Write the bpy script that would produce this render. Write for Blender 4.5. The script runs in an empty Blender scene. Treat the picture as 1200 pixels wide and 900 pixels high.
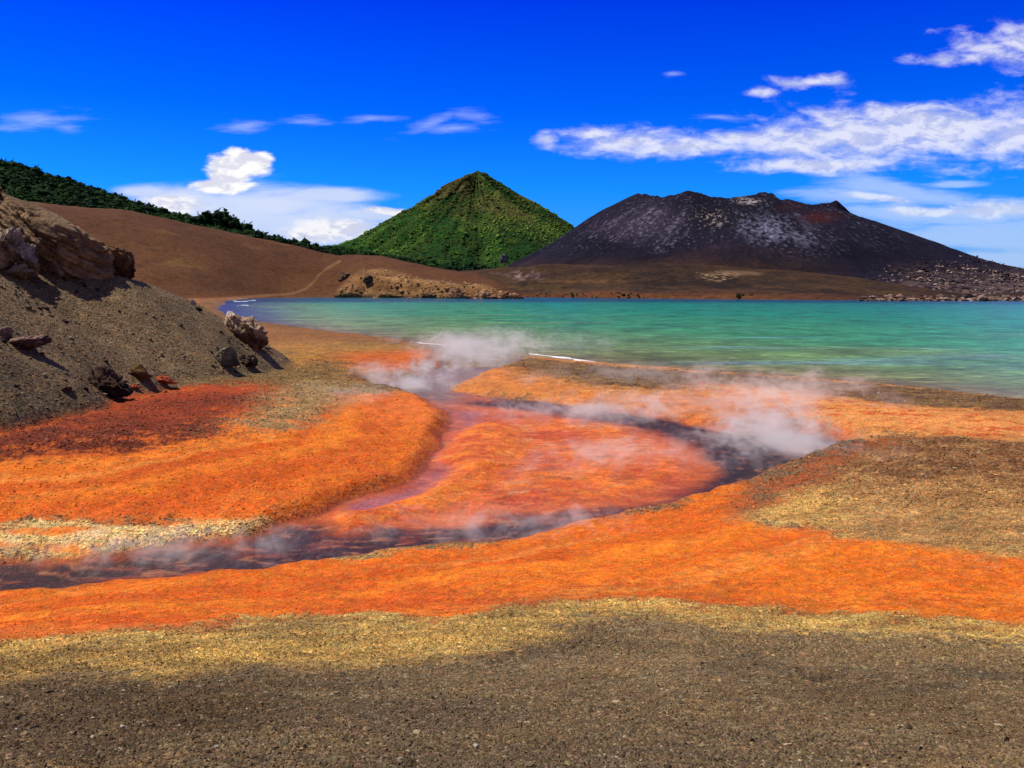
import bpy, math, random
import numpy as np

# ------------------------------------------------------------------ camera, world, sun, exposure
S = bpy.context.scene
COL = S.collection
CAM_Z = 6.0
F = 998.0                      # focal length in photo pixels (photo 1200 x 900)
PITCH = math.atan(112 / F)
cam_d = bpy.data.cameras.new('camera'); cam = bpy.data.objects.new('camera', cam_d); COL.objects.link(cam)
cam.location = (0, 0, CAM_Z); cam.rotation_euler = (math.pi / 2 - PITCH, 0, 0)
cam_d.sensor_width = 36; cam_d.lens = F / 1200 * 36; cam_d.clip_start = .05; cam_d.clip_end = 40000
S.camera = cam
SUN_AZ, SUN_EL = -76.0, 60.0
S.view_settings.view_transform = 'Standard'; S.view_settings.look = 'None'
S.view_settings.exposure = 0.0; S.view_settings.gamma = 1; S.view_settings.use_curve_mapping = False
S.cycles.use_denoising = True
S.cycles.max_bounces = 10; S.cycles.diffuse_bounces = 2; S.cycles.glossy_bounces = 2
S.cycles.transparent_max_bounces = 12; S.cycles.volume_bounces = 8
S.cycles.volume_step_rate = 1.5; S.cycles.volume_max_steps = 96

sun_d = bpy.data.lights.new('sun', 'SUN'); sun = bpy.data.objects.new('sun', sun_d); COL.objects.link(sun)
sun_d.energy = 5.0; sun_d.angle = math.radians(.5); sun_d.color = (1, .91, .76)
from mathutils import Vector
_sd = Vector((math.sin(math.radians(SUN_AZ)) * math.cos(math.radians(SUN_EL)),
              math.cos(math.radians(SUN_AZ)) * math.cos(math.radians(SUN_EL)), math.sin(math.radians(SUN_EL))))
sun.rotation_euler = _sd.to_track_quat('Z', 'Y').to_euler()

class NT:
    """small helper to write node maths compactly"""
    def __init__(s, nt): s.nt = nt; s.k = 0
    def new(s, t, **kw):
        n = s.nt.nodes.new(t); n.location = ((s.k % 40) * 180, -(s.k // 40) * 200); s.k += 1
        for a, v in kw.items(): setattr(n, a, v)
        return n
    def put(s, sock, v):
        if hasattr(v, 'is_linked') or isinstance(v, bpy.types.NodeSocket): s.nt.links.new(v, sock)
        else: sock.default_value = v
    def m(s, op, a, b=0.0, c=0.0, clamp=False):
        n = s.new('ShaderNodeMath', operation=op, use_clamp=clamp)
        s.put(n.inputs[0], a); s.put(n.inputs[1], b)
        if op in ('MULTIPLY_ADD', 'SMOOTH_MIN', 'SMOOTH_MAX'): s.put(n.inputs[2], c)
        return n.outputs[0]
    def mr(s, v, a, b, c=0.0, d=1.0, smooth=True):
        n = s.new('ShaderNodeMapRange'); n.interpolation_type = 'SMOOTHSTEP' if smooth else 'LINEAR'
        for i, q in enumerate((v, a, b, c, d)): s.put(n.inputs[i], q)
        return n.outputs[0]
    def mix(s, f, a, b, blend='MIX'):
        n = s.new('ShaderNodeMix', data_type='RGBA', blend_type=blend)
        s.put(n.inputs[0], f); s.put(n.inputs[6], a); s.put(n.inputs[7], b)
        return n.outputs[2]
    def comb(s, x, y, z):
        n = s.new('ShaderNodeCombineXYZ')
        for i, q in enumerate((x, y, z)): s.put(n.inputs[i], q)
        return n.outputs[0]
    def noise(s, vec, scale, detail=4.0, rough=.5, dist=0.0, out=0):
        n = s.new('ShaderNodeTexNoise'); s.put(n.inputs['Vector'], vec)
        n.inputs['Scale'].default_value = scale; n.inputs['Detail'].default_value = detail
        n.inputs['Roughness'].default_value = rough; n.inputs['Distortion'].default_value = dist
        return n.outputs[out]
    def vor(s, vec, scale, feature='F1', out='Distance', rnd=1.0):
        n = s.new('ShaderNodeTexVoronoi', feature=feature); s.put(n.inputs['Vector'], vec)
        n.inputs['Scale'].default_value = scale; n.inputs['Randomness'].default_value = rnd
        return n.outputs[out]
    def bump(s, h, strength, dist, normal=None):
        n = s.new('ShaderNodeBump'); s.put(n.inputs['Height'], h)
        n.inputs['Strength'].default_value = strength; n.inputs['Distance'].default_value = dist
        if normal is not None: s.put(n.inputs['Normal'], normal)
        return n.outputs[0]

# ---- sky: Nishita sky graded by direction, with clouds placed by compass direction
def sky_dir(px, py):           # direction -> (u, v) = (x/y, z/y)
    cx, cy = (px - 600) / F, -(py - 450) / F
    y = math.cos(PITCH) + cy * math.sin(PITCH); z = -math.sin(PITCH) + cy * math.cos(PITCH)
    return cx / y, z / y
W = bpy.data.worlds.new('World'); S.world = W; W.use_nodes = True
n = NT(W.node_tree); bg = W.node_tree.nodes['Background']
sky = n.new('ShaderNodeTexSky'); sky.sky_type = 'NISHITA'; sky.sun_disc = False
sky.sun_elevation = math.radians(SUN_EL); sky.sun_rotation = math.radians(SUN_AZ)
sky.ozone_density = 3; sky.dust_density = .3; sky.air_density = 1
tc = n.new('ShaderNodeTexCoord').outputs['Generated']
sp = n.new('ShaderNodeSeparateXYZ'); n.put(sp.inputs[0], tc); dx, dy, dz = sp.outputs
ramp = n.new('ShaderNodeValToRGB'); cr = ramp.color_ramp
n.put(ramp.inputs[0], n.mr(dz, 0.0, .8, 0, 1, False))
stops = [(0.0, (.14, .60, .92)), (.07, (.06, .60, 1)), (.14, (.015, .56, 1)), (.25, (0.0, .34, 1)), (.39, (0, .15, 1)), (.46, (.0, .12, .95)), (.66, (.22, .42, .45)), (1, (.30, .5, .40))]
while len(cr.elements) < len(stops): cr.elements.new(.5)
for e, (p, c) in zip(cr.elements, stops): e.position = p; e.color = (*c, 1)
# the polarised band of the sky lies square to the sun, i.e. straight ahead; behind and overhead the tint is muted to cut blue fill light
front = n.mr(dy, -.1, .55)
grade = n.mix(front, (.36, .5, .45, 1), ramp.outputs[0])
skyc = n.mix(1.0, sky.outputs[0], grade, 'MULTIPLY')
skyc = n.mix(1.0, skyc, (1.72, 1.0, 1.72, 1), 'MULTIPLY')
yy = n.m('MAXIMUM', dy, .05)
u0 = n.m('DIVIDE', dx, yy); v0 = n.m('DIVIDE', dz, yy)
P0 = n.comb(u0, n.m('MULTIPLY', v0, 2.2), 0.0)
w1 = n.noise(P0, 9, 3, .5, out=1)
ws = n.new('ShaderNodeSeparateXYZ'); n.put(ws.inputs[0], w1)
u = n.m('MULTIPLY_ADD', n.m('SUBTRACT', ws.outputs[0], .5), .035, u0)
v = n.m('MULTIPLY_ADD', n.m('SUBTRACT', ws.outputs[1], .5), .014, v0)
def blob(px, py, rx, ry, tilt=0.0):
    a, b = sky_dir(px, py)
    du = n.m('MULTIPLY', n.m('SUBTRACT', u, a), F / rx)
    dv = n.m('MULTIPLY', n.m('MULTIPLY_ADD', n.m('SUBTRACT', u, a), tilt, n.m('SUBTRACT', v, b)), F / ry)
    q = n.m('ADD', n.m('MULTIPLY', du, du), n.m('MULTIPLY', dv, dv))
    return n.m('SUBTRACT', 1.0, n.m('SQRT', q))
def field(bl):
    f = None
    for b in bl:
        x = blob(*b); f = x if f is None else n.m('MAXIMUM', f, x)
    return f
nz = n.noise(P0, 26, 7, .62, .3)
nzf = n.noise(n.comb(u0, n.m('MULTIPLY', v0, 5.0), 3.0), 11, 6, .6)
nzs = n.noise(n.comb(n.m('MULTIPLY', u0, 1.0), n.m('MULTIPLY', v0, 6.0), 7.0), 14, 7, .66)
c50 = lambda x: n.m('SUBTRACT', x, .5)
# cumulus tower and its bank on the left
fA = field([(262, 216, 46, 10), (268, 200, 32, 18, .2), (288, 191, 32, 19, .1), (304, 187, 18, 13), (262, 206, 24, 12)])
dA = n.mr(n.m('MULTIPLY_ADD', c50(nz), 1.1, fA), .02, .40)
fB = field([(215, 232, 90, 20, 0), (300, 243, 150, 36), (250, 250, 90, 30), (380, 262, 90, 36), (385, 228, 80, 12), (430, 252, 76, 11, .12), (320, 262, 180, 30), (170, 225, 40, 10), (385, 270, 60, 30)])
dB = n.m('MULTIPLY', n.mr(n.m('MULTIPLY_ADD', c50(nzf), .9, fB), -.05, .7), .86)
fB2 = field([(395, 268, 56, 14), (455, 248, 36, 7, .15), (205, 238, 50, 14), (370, 276, 60, 12)])
dB2 = n.mr(n.m('MULTIPLY_ADD', c50(nz), 1.2, fB2), .0, .6)
# the long bank on the right
fC = field([(740, 166, 100, 19, -.03), (690, 158, 50, 12), (800, 172, 100, 16), (860, 160, 66, 14), (930, 166, 110, 34), (1010, 160, 170, 42), (1100, 158, 170, 44), (1190, 156, 130, 46), (960, 192, 120, 16), (1190, 160, 80, 42), (1060, 136, 120, 20), (640, 165, 20, 12, 0)])
dC = n.m('MULTIPLY', n.mr(n.m('MULTIPLY_ADD', c50(nz), 1.6, n.m('MULTIPLY_ADD', c50(nzf), 1.0, fC)), -.05, .95), .80)
fD = field([(1170, 62, 76, 22, .25), (1200, 48, 50, 30), (1140, 68, 44, 12), (895, 106, 22, 8), (932, 97, 36, 9, .1), (982, 94, 34, 10), (1105, 70, 60, 9), (960, 96, 50, 6)])
dD = n.m('MULTIPLY', n.mr(n.m('MULTIPLY_ADD', c50(nz), 2.0, fD), .02, 1.15), .78)
fE = field([(1050, 222, 110, 14, .12), (1000, 230, 80, 12), (1110, 215, 50, 5), (1130, 252, 120, 18), (1190, 246, 90, 18), (1060, 250, 130, 16), (1150, 275, 180, 26), (1180, 305, 180, 20), (1240, 290, 140, 60)])
dE = n.m('MULTIPLY', n.mr(n.m('MULTIPLY_ADD', c50(nzs), 1.5, fE), -.12, .75), .62)
fE2 = field([(1090, 246, 70, 8), (1165, 244, 90, 12), (1030, 232, 60, 5, .1)])
dE2 = n.m('MULTIPLY', n.mr(n.m('MULTIPLY_ADD', c50(nz), 1.4, fE2), .0, .7), .6)
fF = field([(38, 142, 80, 15, -.08), (80, 147, 34, 8), (288, 149, 50, 9, -.05), (352, 143, 50, 9), (438, 138, 40, 6, 0), (535, 150, 54, 11, 0), (562, 138, 38, 13, .2), (505, 144, 46, 9, -.35), (785, 86, 18, 5), (846, 136, 36, 6)])
dF = n.m('MULTIPLY', n.mr(n.m('MULTIPLY_ADD', c50(nzs), 2.6, fF), .05, 1.5), .5)
lit = n.noise(n.comb(n.m('ADD', u0, .006), n.m('MULTIPLY_ADD', v0, 2.2, -.02), 0.0), 26, 7, .62, .3)
shade = n.mr(n.m('SUBTRACT', nz, lit), -.09, .09)
cc = n.mix(shade, (.64, .67, .84, 1), (.93, .92, .97, 1))
bankc = n.mix(n.noise(P0, 8, 3, .5), (.50, .63, .90, 1), (.86, .88, .97, 1))
c = skyc
K = 1.0
def over(c, d, colr): return n.mix(n.m('MULTIPLY', d, front), c, n.mix(1.0, colr, (10, 10, 10, 1), 'MULTIPLY'))
c = over(c, dE, (.55, .70, .96, 1)); c = over(c, dE2, cc)
c = over(c, dF, (.60, .70, .95, 1))
c = over(c, dB, bankc); c = over(c, dB2, cc); c = over(c, dC, cc); c = over(c, dD, cc)
c = over(c, dA, n.mix(shade, (.72, .73, .86, 1), (1, 1, 1, 1)))
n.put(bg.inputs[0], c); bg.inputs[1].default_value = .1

# ------------------------------------------------------------------ numpy noise
def _hash(ix, iy, iz, seed):
    h = (ix.astype(np.int64) * 374761393 + iy.astype(np.int64) * 668265263 + iz.astype(np.int64) * 2147483647 + seed * 974634777) & 0xffffffff
    h = ((h ^ (h >> 13)) * 1274126177) & 0xffffffff
    h = ((h ^ (h >> 16)) * 2246822519) & 0xffffffff
    return ((h ^ (h >> 15)) & 0xffffff) / float(0xffffff)
def vnoise(x, y, z=None, seed=0):
    if z is None: z = np.zeros_like(x)
    x0, y0, z0 = np.floor(x), np.floor(y), np.floor(z)
    fx, fy, fz = x - x0, y - y0, z - z0
    fx = fx * fx * (3 - 2 * fx); fy = fy * fy * (3 - 2 * fy); fz = fz * fz * (3 - 2 * fz)
    two = np.any(z != 0)
    def L(k):
        a = _hash(x0, y0, z0 + k, seed); b = _hash(x0 + 1, y0, z0 + k, seed)
        c_ = _hash(x0, y0 + 1, z0 + k, seed); d = _hash(x0 + 1, y0 + 1, z0 + k, seed)
        return (a + (b - a) * fx) * (1 - fy) + (c_ + (d - c_) * fx) * fy
    r = L(0)
    if two: r = r * (1 - fz) + L(1) * fz
    return r * 2 - 1
def fbm(x, y, z=None, o=4, seed=0, gain=.5, ridge=False):
    t = 0; a = 1; s = 0
    for i in range(o):
        k = 2.03 ** i
        v_ = vnoise(x * k + 13.7 * i, y * k - 7.1 * i, None if z is None else z * k + 3.3 * i, seed + i)
        if ridge: v_ = 1 - 2 * np.abs(v_)
        t = t + v_ * a; s += a; a *= gain
    return t / s
def sst(a, b, x):
    t = np.clip((x - a) / (b - a), 0, 1); return t * t * (3 - 2 * t)
def lin(c_):      # sRGB 0..255 -> linear
    c_ = np.array(c_, float) / 255
    return np.where(c_ <= .04045, c_ / 12.92, ((c_ + .055) / 1.055) ** 2.4)

# ------------------------------------------------------------------ survey helpers (bearing / dip of a sight line -> ground position)
def ray(px, py):
    cx, cy = (px - 600) / F, -(py - 450) / F
    return np.array((cx, math.cos(PITCH) + cy * math.sin(PITCH), -math.sin(PITCH) + cy * math.cos(PITCH)))
def at_z(px, py, z):
    d = ray(px, py); t = (z - CAM_Z) / d[2]; return d[0] * t, d[1] * t
def at_y(px, py, Y):
    d = ray(px, py); t = Y / d[1]; return np.array((d[0] * t, Y, CAM_Z + d[2] * t))

CTRL = [(600,900,4.15),(0,900,4.1),(1200,900,4.2),(300,900,4.1),(900,900,4.2),(600,800,2.95),(0,800,2.9),(1200,800,3.05),(300,800,2.9),(900,800,3.0),
 (0,735,1.65),(300,727,1.7),(600,715,1.75),(900,722,1.95),(1200,735,2.2),(0,702,.65),(200,684,.62),(400,664,.62),(600,642,.62),(720,611,.62),(850,588,.7),
 (950,556,.95),(1040,522,1.15),(1100,560,1.35),(1200,560,1.5),(1200,520,1.2),(1000,620,1.3),(1200,640,1.75),(600,680,1.15),(900,650,1.35),
 (560,460,.5),(640,450,.7),(640,425,.6),(800,450,.8),(1000,475,.9),(1200,495,1.0),(1000,455,.5),(1200,475,.5),(700,475,.5),(850,505,.6),
 (0,640,.5),(0,560,.95),(0,500,1.3),(200,560,.95),(200,500,1.2),(400,520,.85),(400,560,.65),(350,470,1.1),(480,480,.75),(470,520,.6),(300,610,.5),
 (150,450,1.3),(0,475,1.4),(300,430,1.1),(400,430,.9),(500,430,.5),(400,400,.8),(330,390,.7),(480,415,.7),(260,375,.8),(230,356,.8),
 (1500,560,1.6),(1500,500,1.0),(-300,560,1.1),(-300,480,1.6),(-300,700,1.0),(1500,720,2.3),(1500,900,4.2),(-300,900,4.1),(-200,420,1.6)]
_cp = []
for a, b, z in CTRL:
    x, y = at_z(a, b, z); _cp.append((x, y, z))
for az in range(0, 360, 45):
    _cp.append((1.2 * math.sin(math.radians(az)), 1.2 * math.cos(math.radians(az)), 4.3))
    if 80 < az < 280:
        for r in (8, 40, 200): _cp.append((r * math.sin(math.radians(az)), r * math.cos(math.radians(az)), 4.3))
for az in (-25, 0, 25): _cp.append((900 * math.sin(math.radians(az)), 900 * math.cos(math.radians(az)), .6))
_cp = np.array(_cp)
def _feat(x, y):
    r = np.hypot(x, y) + 1e-6
    return np.stack((1.6 * x / r, 1.6 * y / r, np.log(r + .3)), -1)
_cf = _feat(_cp[:, 0], _cp[:, 1])
_D = np.sqrt(((_cf[:, None] - _cf[None]) ** 2).sum(-1) + .04)
_A = np.block([[_D - np.eye(len(_cf)) * .02, np.ones((len(_cf), 1))], [np.ones((1, len(_cf))), np.zeros((1, 1))]])
_w = np.linalg.solve(_A, np.append(_cp[:, 2], 0))
def base_z(x, y):
    f = _feat(x, y); out = np.full(x.shape, _w[-1])
    for i in range(len(_cf)):
        out += _w[i] * np.sqrt(((f - _cf[i]) ** 2).sum(-1) + .04)
    return out
# scree mound: union of cones of loose cinders along a crest line (world metres)
_cr = [(-330,150,36),(-200,215,43),(-60,268,46),(0,296,46.5),(60,305,48),(120,314,49.5),(160,325,51.5),(198,341,54),(228,360,57),(254,381,60),(276,401,62)]
CREST = []
for i in range(len(_cr) - 1):
    for t in np.linspace(0, 1, 6, endpoint=False):
        a, b, d = (np.array(_cr[i]) * (1 - t) + np.array(_cr[i + 1]) * t)
        CREST.append(at_y(a, b, d))
CREST = np.array(CREST)
def mound_z(x, y):
    wob = 1 + .10 * fbm(x * .22, y * .22, o=3, seed=5)
    m = np.full(x.shape, -9.0)
    for c_ in CREST:
        m = np.maximum(m, c_[2] - .72 * wob * (np.sqrt((x - c_[0]) ** 2 + (y - c_[1]) ** 2 + 2.2) - 1.1))
    return m

def catmull(P, k=4, closed=True):
    P = np.array(P, float); N = len(P); out = []
    for i in range(N if closed else N - 1):
        p = [P[(i + j) % N] if closed else P[min(max(i + j, 0), N - 1)] for j in (-1, 0, 1, 2)]
        for t in np.linspace(0, 1, k, endpoint=False):
            out.append(.5 * (2 * p[1] + (p[2] - p[0]) * t + (2 * p[0] - 5 * p[1] + 4 * p[2] - p[3]) * t * t + (3 * p[1] - p[0] - 3 * p[2] + p[3]) * t ** 3))
    return np.array(out)
def sdf(x, y, poly, pad):
    """signed distance in metres, positive inside; far points get -pad"""
    out = np.full(x.shape, -float(pad))
    lo, hi = poly.min(0) - pad, poly.max(0) + pad
    sel = (x > lo[0]) & (x < hi[0]) & (y > lo[1]) & (y < hi[1])
    X, Y = x[sel], y[sel]
    d2 = np.full(X.shape, 1e18); ins = np.zeros(X.shape, bool)
    N = len(poly)
    for i in range(N):
        a, b = poly[i], poly[(i + 1) % N]; e = b - a
        t = np.clip(((X - a[0]) * e[0] + (Y - a[1]) * e[1]) / (e @ e + 1e-12), 0, 1)
        d2 = np.minimum(d2, (X - a[0] - t * e[0]) ** 2 + (Y - a[1] - t * e[1]) ** 2)
        if a[1] != b[1]:
            c1 = (a[1] > Y) != (b[1] > Y)
            ins ^= c1 & (X < (b[0] - a[0]) * (Y - a[1]) / (b[1] - a[1]) + a[0])
    d = np.sqrt(d2); out[sel] = np.where(ins, d, -d)
    return out
def to_world(P, z):
    return np.array([at_z(a, b, z) for a, b in P])

# shoreline of the bay (near side) and the far shore
LAKE_PX = [(1500,500),(1320,482),(1200,467),(1100,456),(1000,447),(900,440),(800,433),(740,429),(700,425),(640,419),(600,416),(575,415),(545,414),(520,407),(500,403),(470,398),(400,390),(330,381),(300,377),(278,373),(263,367),(257,361),(262,355),(275,351.5),(300,349.5)]
LAKE = catmull(to_world(LAKE_PX, 0.0), 5, closed=False)
LAKE = np.vstack((LAKE, [(-250, 720), (0, 760), (500, 600), (900, 420), (1500, 300), (1500, 60), (200, 30)]))
STREAM_PX = [(-300,720),(-60,700),(0,694),(100,685),(200,676),(300,667),(400,656),(500,643),(600,632),(640,623),(700,606),(740,601),(780,593),(830,578),(870,569),(905,556),(940,545),(975,530),(990,520),(960,512),(915,510),(875,508),(830,503),(780,493),(740,487),(700,481),(650,474),(600,468),(550,462),(524,455),(545,444),(575,432),(600,424),(612,414),(590,408),(545,406),(518,410),(518,424),(500,436),(470,445),(436,449),(455,457),(490,464),(515,475),(527,490),(521,512),(508,538),(486,560),(440,577),(405,590),(370,604),(330,612),(300,630),(210,642),(140,650),(80,656),(0,660),(-60,664),(-300,680)]
SW = .32                                                # level of the hot stream (lake = 0)
STREAM = catmull(to_world(STREAM_PX, SW), 4)
LOBE = catmull(to_world([(560,556),(535,548),(522,536),(528,518),(545,502),(575,493),(600,500),(608,512),(603,530),(585,545)], SW + .1), 4)
TONGUE = catmull(to_world([(400,600),(450,590),(500,575),(530,556),(545,545),(575,550),(560,563),(520,584),(460,600),(405,614)], SW + .1), 4)

BAR = catmull(to_world([(570,500),(640,488),(720,497),(790,522),(816,548),(800,570),(740,583),(660,592),(560,594),(470,604),(540,578),(600,545),(600,520)], SW), 4)

def stream_level(x, y):
    return SW - sst(56, 70, y) * (SW - .02)
def ground_parts(x, y):
    r = np.hypot(x, y)
    z = base_z(x, y)
    z = z + sst(6, 14, r) * .10 * fbm(x * .35, y * .35, o=3, seed=21) + np.minimum(.045 + r * .0022, .10) * fbm(x * 1.6, y * 1.6, o=3, seed=22) 
    z = z + .012 * fbm(x * 7, y * 7, o=2, seed=23) * sst(40, 10, r)
    wob = 1.0
    dl = sdf(x + np.minimum(r * .012, 2) * fbm(x * .3, y * .3, o=3, seed=31), y + np.minimum(r * .012, 2) * fbm(x * .3, y * .3, o=3, seed=32), LAKE, 200)
    land = -dl
    k = 1 - np.exp(-np.maximum(land, 0) / 3.2)
    zl = np.where(land > 0, -.03 + (z + .03) * k, -.03 - np.minimum(.07 * -land, 3))
    ww = .012 * r
    ds = sdf(x + ww * fbm(x * .8, y * .8, o=3, seed=41), y + ww * 1.5 * fbm(x * .8, y * .8, o=3, seed=42), STREAM, 16)
    lv = stream_level(x, y)
    bed = lv - .02 - .09 * sst(0, .8, ds)
    dlo = sdf(x + .25 * fbm(x, y, o=3, seed=43), y + .5 * fbm(x, y, o=3, seed=44), LOBE, 3)
    dto = sdf(x + .25 * fbm(x, y, o=3, seed=45), y + .5 * fbm(x, y, o=3, seed=46), TONGUE, 3)
    isl = np.maximum(dlo, dto)
    dba = sdf(x + .3 * fbm(x, y, o=3, seed=47), y + .6 * fbm(x, y, o=3, seed=48), BAR, 4)
    bed = bed + sst(-1.0, 1.2, dba) * (lv + .012 + .05 * fbm(x * .9, y * .7, o=5, seed=49, gain=.6) - bed)
    bed = bed + sst(-.7, .9, isl) * (lv + .20 - bed)
    bw = .45 + .012 * r
    q = sst(0, bw, -ds)
    top = np.maximum(zl, lv + .03)
    zg = np.where(ds > 0, bed, np.where(-ds < bw, (lv - .02) * (1 - q) + top * q, zl))
    zg = np.where((dl > 0) & (ds > 0), np.minimum(zg, -.05), zg)
    zg = np.where((y > 55) & (ds <= 0), np.where(-ds < bw, (np.minimum(lv - .02, zl)) * (1 - q) + zl * q, zl), zg)
    md = mound_z(x, y)
    h = np.clip(.5 + .5 * (md - zg) / .35, 0, 1)
    zz = zg * (1 - h) + md * h + .0 
    zz = np.where(dl > 2, zg, zz)
    return zz, dl, ds, isl, sst(-.15, .35, md - zg)
def gz(x, y):
    return float(ground_parts(np.array([x], float), np.array([y], float))[0][0])
def hit(px, py, far=600):
    d = ray(px, py)
    Y = np.exp(np.linspace(math.log(2.2), math.log(far), 1400))
    X = d[0] / d[1] * Y; Z = CAM_Z + d[2] / d[1] * Y
    g = ground_parts(X, Y)[0]
    i = np.argmax(Z <= g)
    if not (Z <= g).any(): i = len(Y) - 1
    return float(X[i]), float(Y[i]), float(g[i])

# ------------------------------------------------------------------ mesh + object helpers
def mesh_np(name, V, Fq, mat, cols=None, smooth=True, extra=None):
    me = bpy.data.meshes.new(name)
    V = np.ascontiguousarray(V, dtype=np.float32); Fq = np.ascontiguousarray(Fq, dtype=np.int32)
    k = Fq.shape[1]
    me.vertices.add(len(V)); me.vertices.foreach_set('co', V.ravel())
    me.loops.add(Fq.size); me.loops.foreach_set('vertex_index', Fq.ravel())
    me.polygons.add(len(Fq)); me.polygons.foreach_set('loop_start', np.arange(0, Fq.size, k, dtype=np.int32))
    me.polygons.foreach_set('loop_total', np.full(len(Fq), k, dtype=np.int32))
    me.polygons.foreach_set('use_smooth', np.full(len(Fq), smooth))
    me.update(calc_edges=True)
    if cols is not None:
        a = me.attributes.new('tone', 'FLOAT_COLOR', 'POINT')
        C4 = np.ones((len(V), 4), np.float32); C4[:, :3] = np.clip(cols, 0, 1); a.data.foreach_set('color', C4.ravel())
    for nm, arr in (extra or {}).items():
        a = me.attributes.new(nm, 'FLOAT', 'POINT'); a.data.foreach_set('value', np.ascontiguousarray(arr, dtype=np.float32).ravel())
    if mat: me.materials.append(mat)
    o = bpy.data.objects.new(name, me); COL.objects.link(o)
    return o
def grid_faces(nr, nc, wrap=False):
    i = np.arange(nr - 1)[:, None]; j = np.arange(nc if wrap else nc - 1)[None]
    j2 = (j + 1) % nc
    return np.stack((i * nc + j, i * nc + j2, (i + 1) * nc + j2, (i + 1) * nc + j), -1).reshape(-1, 4)
def tag(o, label=None, cat=None, group=None, kind=None):
    if label: o['label'] = label
    if cat: o['category'] = cat
    if group: o['group'] = group
    if kind: o['kind'] = kind
    return o
def mat_base(name, rough=.9, spec=.2):
    m = bpy.data.materials.new(name); m.use_nodes = True
    q = NT(m.node_tree); b = m.node_tree.nodes['Principled BSDF']
    b.inputs['Roughness'].default_value = rough; b.inputs['Specular IOR Level'].default_value = spec
    return m, q, b
def attr(q, nm, out='Color'):
    a = q.new('ShaderNodeAttribute'); a.attribute_name = nm; return a.outputs[out]
def coord(q, which='Object'): return q.new('ShaderNodeTexCoord').outputs[which]

# grainy cinder ground: colour from the baked survey of mineral stains, broken up by real grain
def ground_material():
    m, q, b = mat_base('mineral_ground', .88, .18)
    P = coord(q); tone = attr(q, 'tone')
    near = q.mr(attr(q, 'grainy', 'Fac'), 0, 1, 0, 1, False)
    g1 = q.vor(P, 55, out='Color'); g2 = q.vor(P, 17, out='Color'); g3 = q.vor(P, 6.5, out='Color'); g5 = q.vor(P, 1.7, out='Color')
    sx = lambda s_: (lambda k_: (q.put(k_.inputs[0], s_), k_.outputs[0])[1])(q.new('ShaderNodeSeparateXYZ'))
    a1 = q.mr(sx(g1), 0, 1, .55, 1.5, False); a2 = q.mr(sx(g2), 0, 1, .62, 1.38, False); a3 = q.mr(sx(g3), 0, 1, .74, 1.26, False)
    n4 = q.mr(q.noise(P, 1.1, 6, .62), .3, .7, .78, 1.22, False)
    n5 = q.mr(q.noise(P, 30, 5, .7), .3, .7, .72, 1.28, False)
    k = q.m('MULTIPLY', q.m('MULTIPLY', a1, a2), q.m('MULTIPLY', q.m('MULTIPLY', q.m('MULTIPLY', a3, q.mr(sx(g5), 0, 1, .88, 1.12, False)), n4), n5))
    k = q.mr(near, 0, 1, 1.0, k, False)
    cl = q.mix(1.0, tone, q.comb(k, k, k), 'MULTIPLY')
    # hue wander between grains
    hue = q.mix(q.mr(q.noise(P, 4.2, 4, .6), .35, .65), (1.10, .94, .86, 1), (.90, 1.07, 1.15, 1))
    cl = q.mix(1.0, cl, hue, 'MULTIPLY')
    # rare pale grains
    pale = q.m('MULTIPLY', q.m('GREATER_THAN', sx(q.vor(q.mix(.0, P, P), 31, out='Color')), .972), near)
    cl = q.mix(q.m('MULTIPLY', pale, .45), cl, (.50, .42, .30, 1))
    q.put(b.inputs['Base Color'], cl)
    h = q.m('ADD', q.m('MULTIPLY', q.vor(P, 17), .9), q.m('MULTIPLY', q.vor(P, 6.5), 1.6))
    h = q.m('ADD', h, q.m('MULTIPLY', q.vor(P, 55), .45))
    h = q.m('ADD', h, q.m('MULTIPLY', q.noise(P, 3, 6, .65), 1.6))
    h = q.m('MULTIPLY', h, near)
    q.put(b.inputs['Normal'], q.bump(h, 1.0, .035))
    wet = attr(q, 'wet', 'Fac')
    q.put(b.inputs['Roughness'], q.mr(wet, 0, 1, .9, .4, False))
    return m
GROUND_MAT = ground_material()

# ------------------------------------------------------------------ the ground sheet
def polar_axes():
    fr = np.radians(np.arange(-35.5, 35.5, .088))
    lo = np.radians(np.concatenate((np.arange(-180, -60, 6), np.arange(-60, -35.5, .7))))
    hi = np.radians(np.concatenate((np.arange(35.6, 60, .7), np.arange(60, 180, 6))))
    az = np.concatenate((lo, fr, hi))
    r = [.25]
    while r[-1] < 9000:
        q = r[-1]; st = q * q / (F * 5.0) if q < 200 else q * .07
        st = max(st, .008 * q if q < 3 else 0.004 * q if q < 14 else 0)
        if 30 < q < 78: st = min(st, .15)
        if q < 1.5: st = .25
        r.append(q + st)
    return az, np.array(r)
AZ, RR = polar_axes()
gr, ga = np.meshgrid(RR, AZ, indexing='ij')
GX, GY = (gr * np.sin(ga)).ravel(), (gr * np.cos(ga)).ravel()
GZ_, DL, DS, ISL, MM = ground_parts(GX, GY)
GR = gr.ravel()
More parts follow.
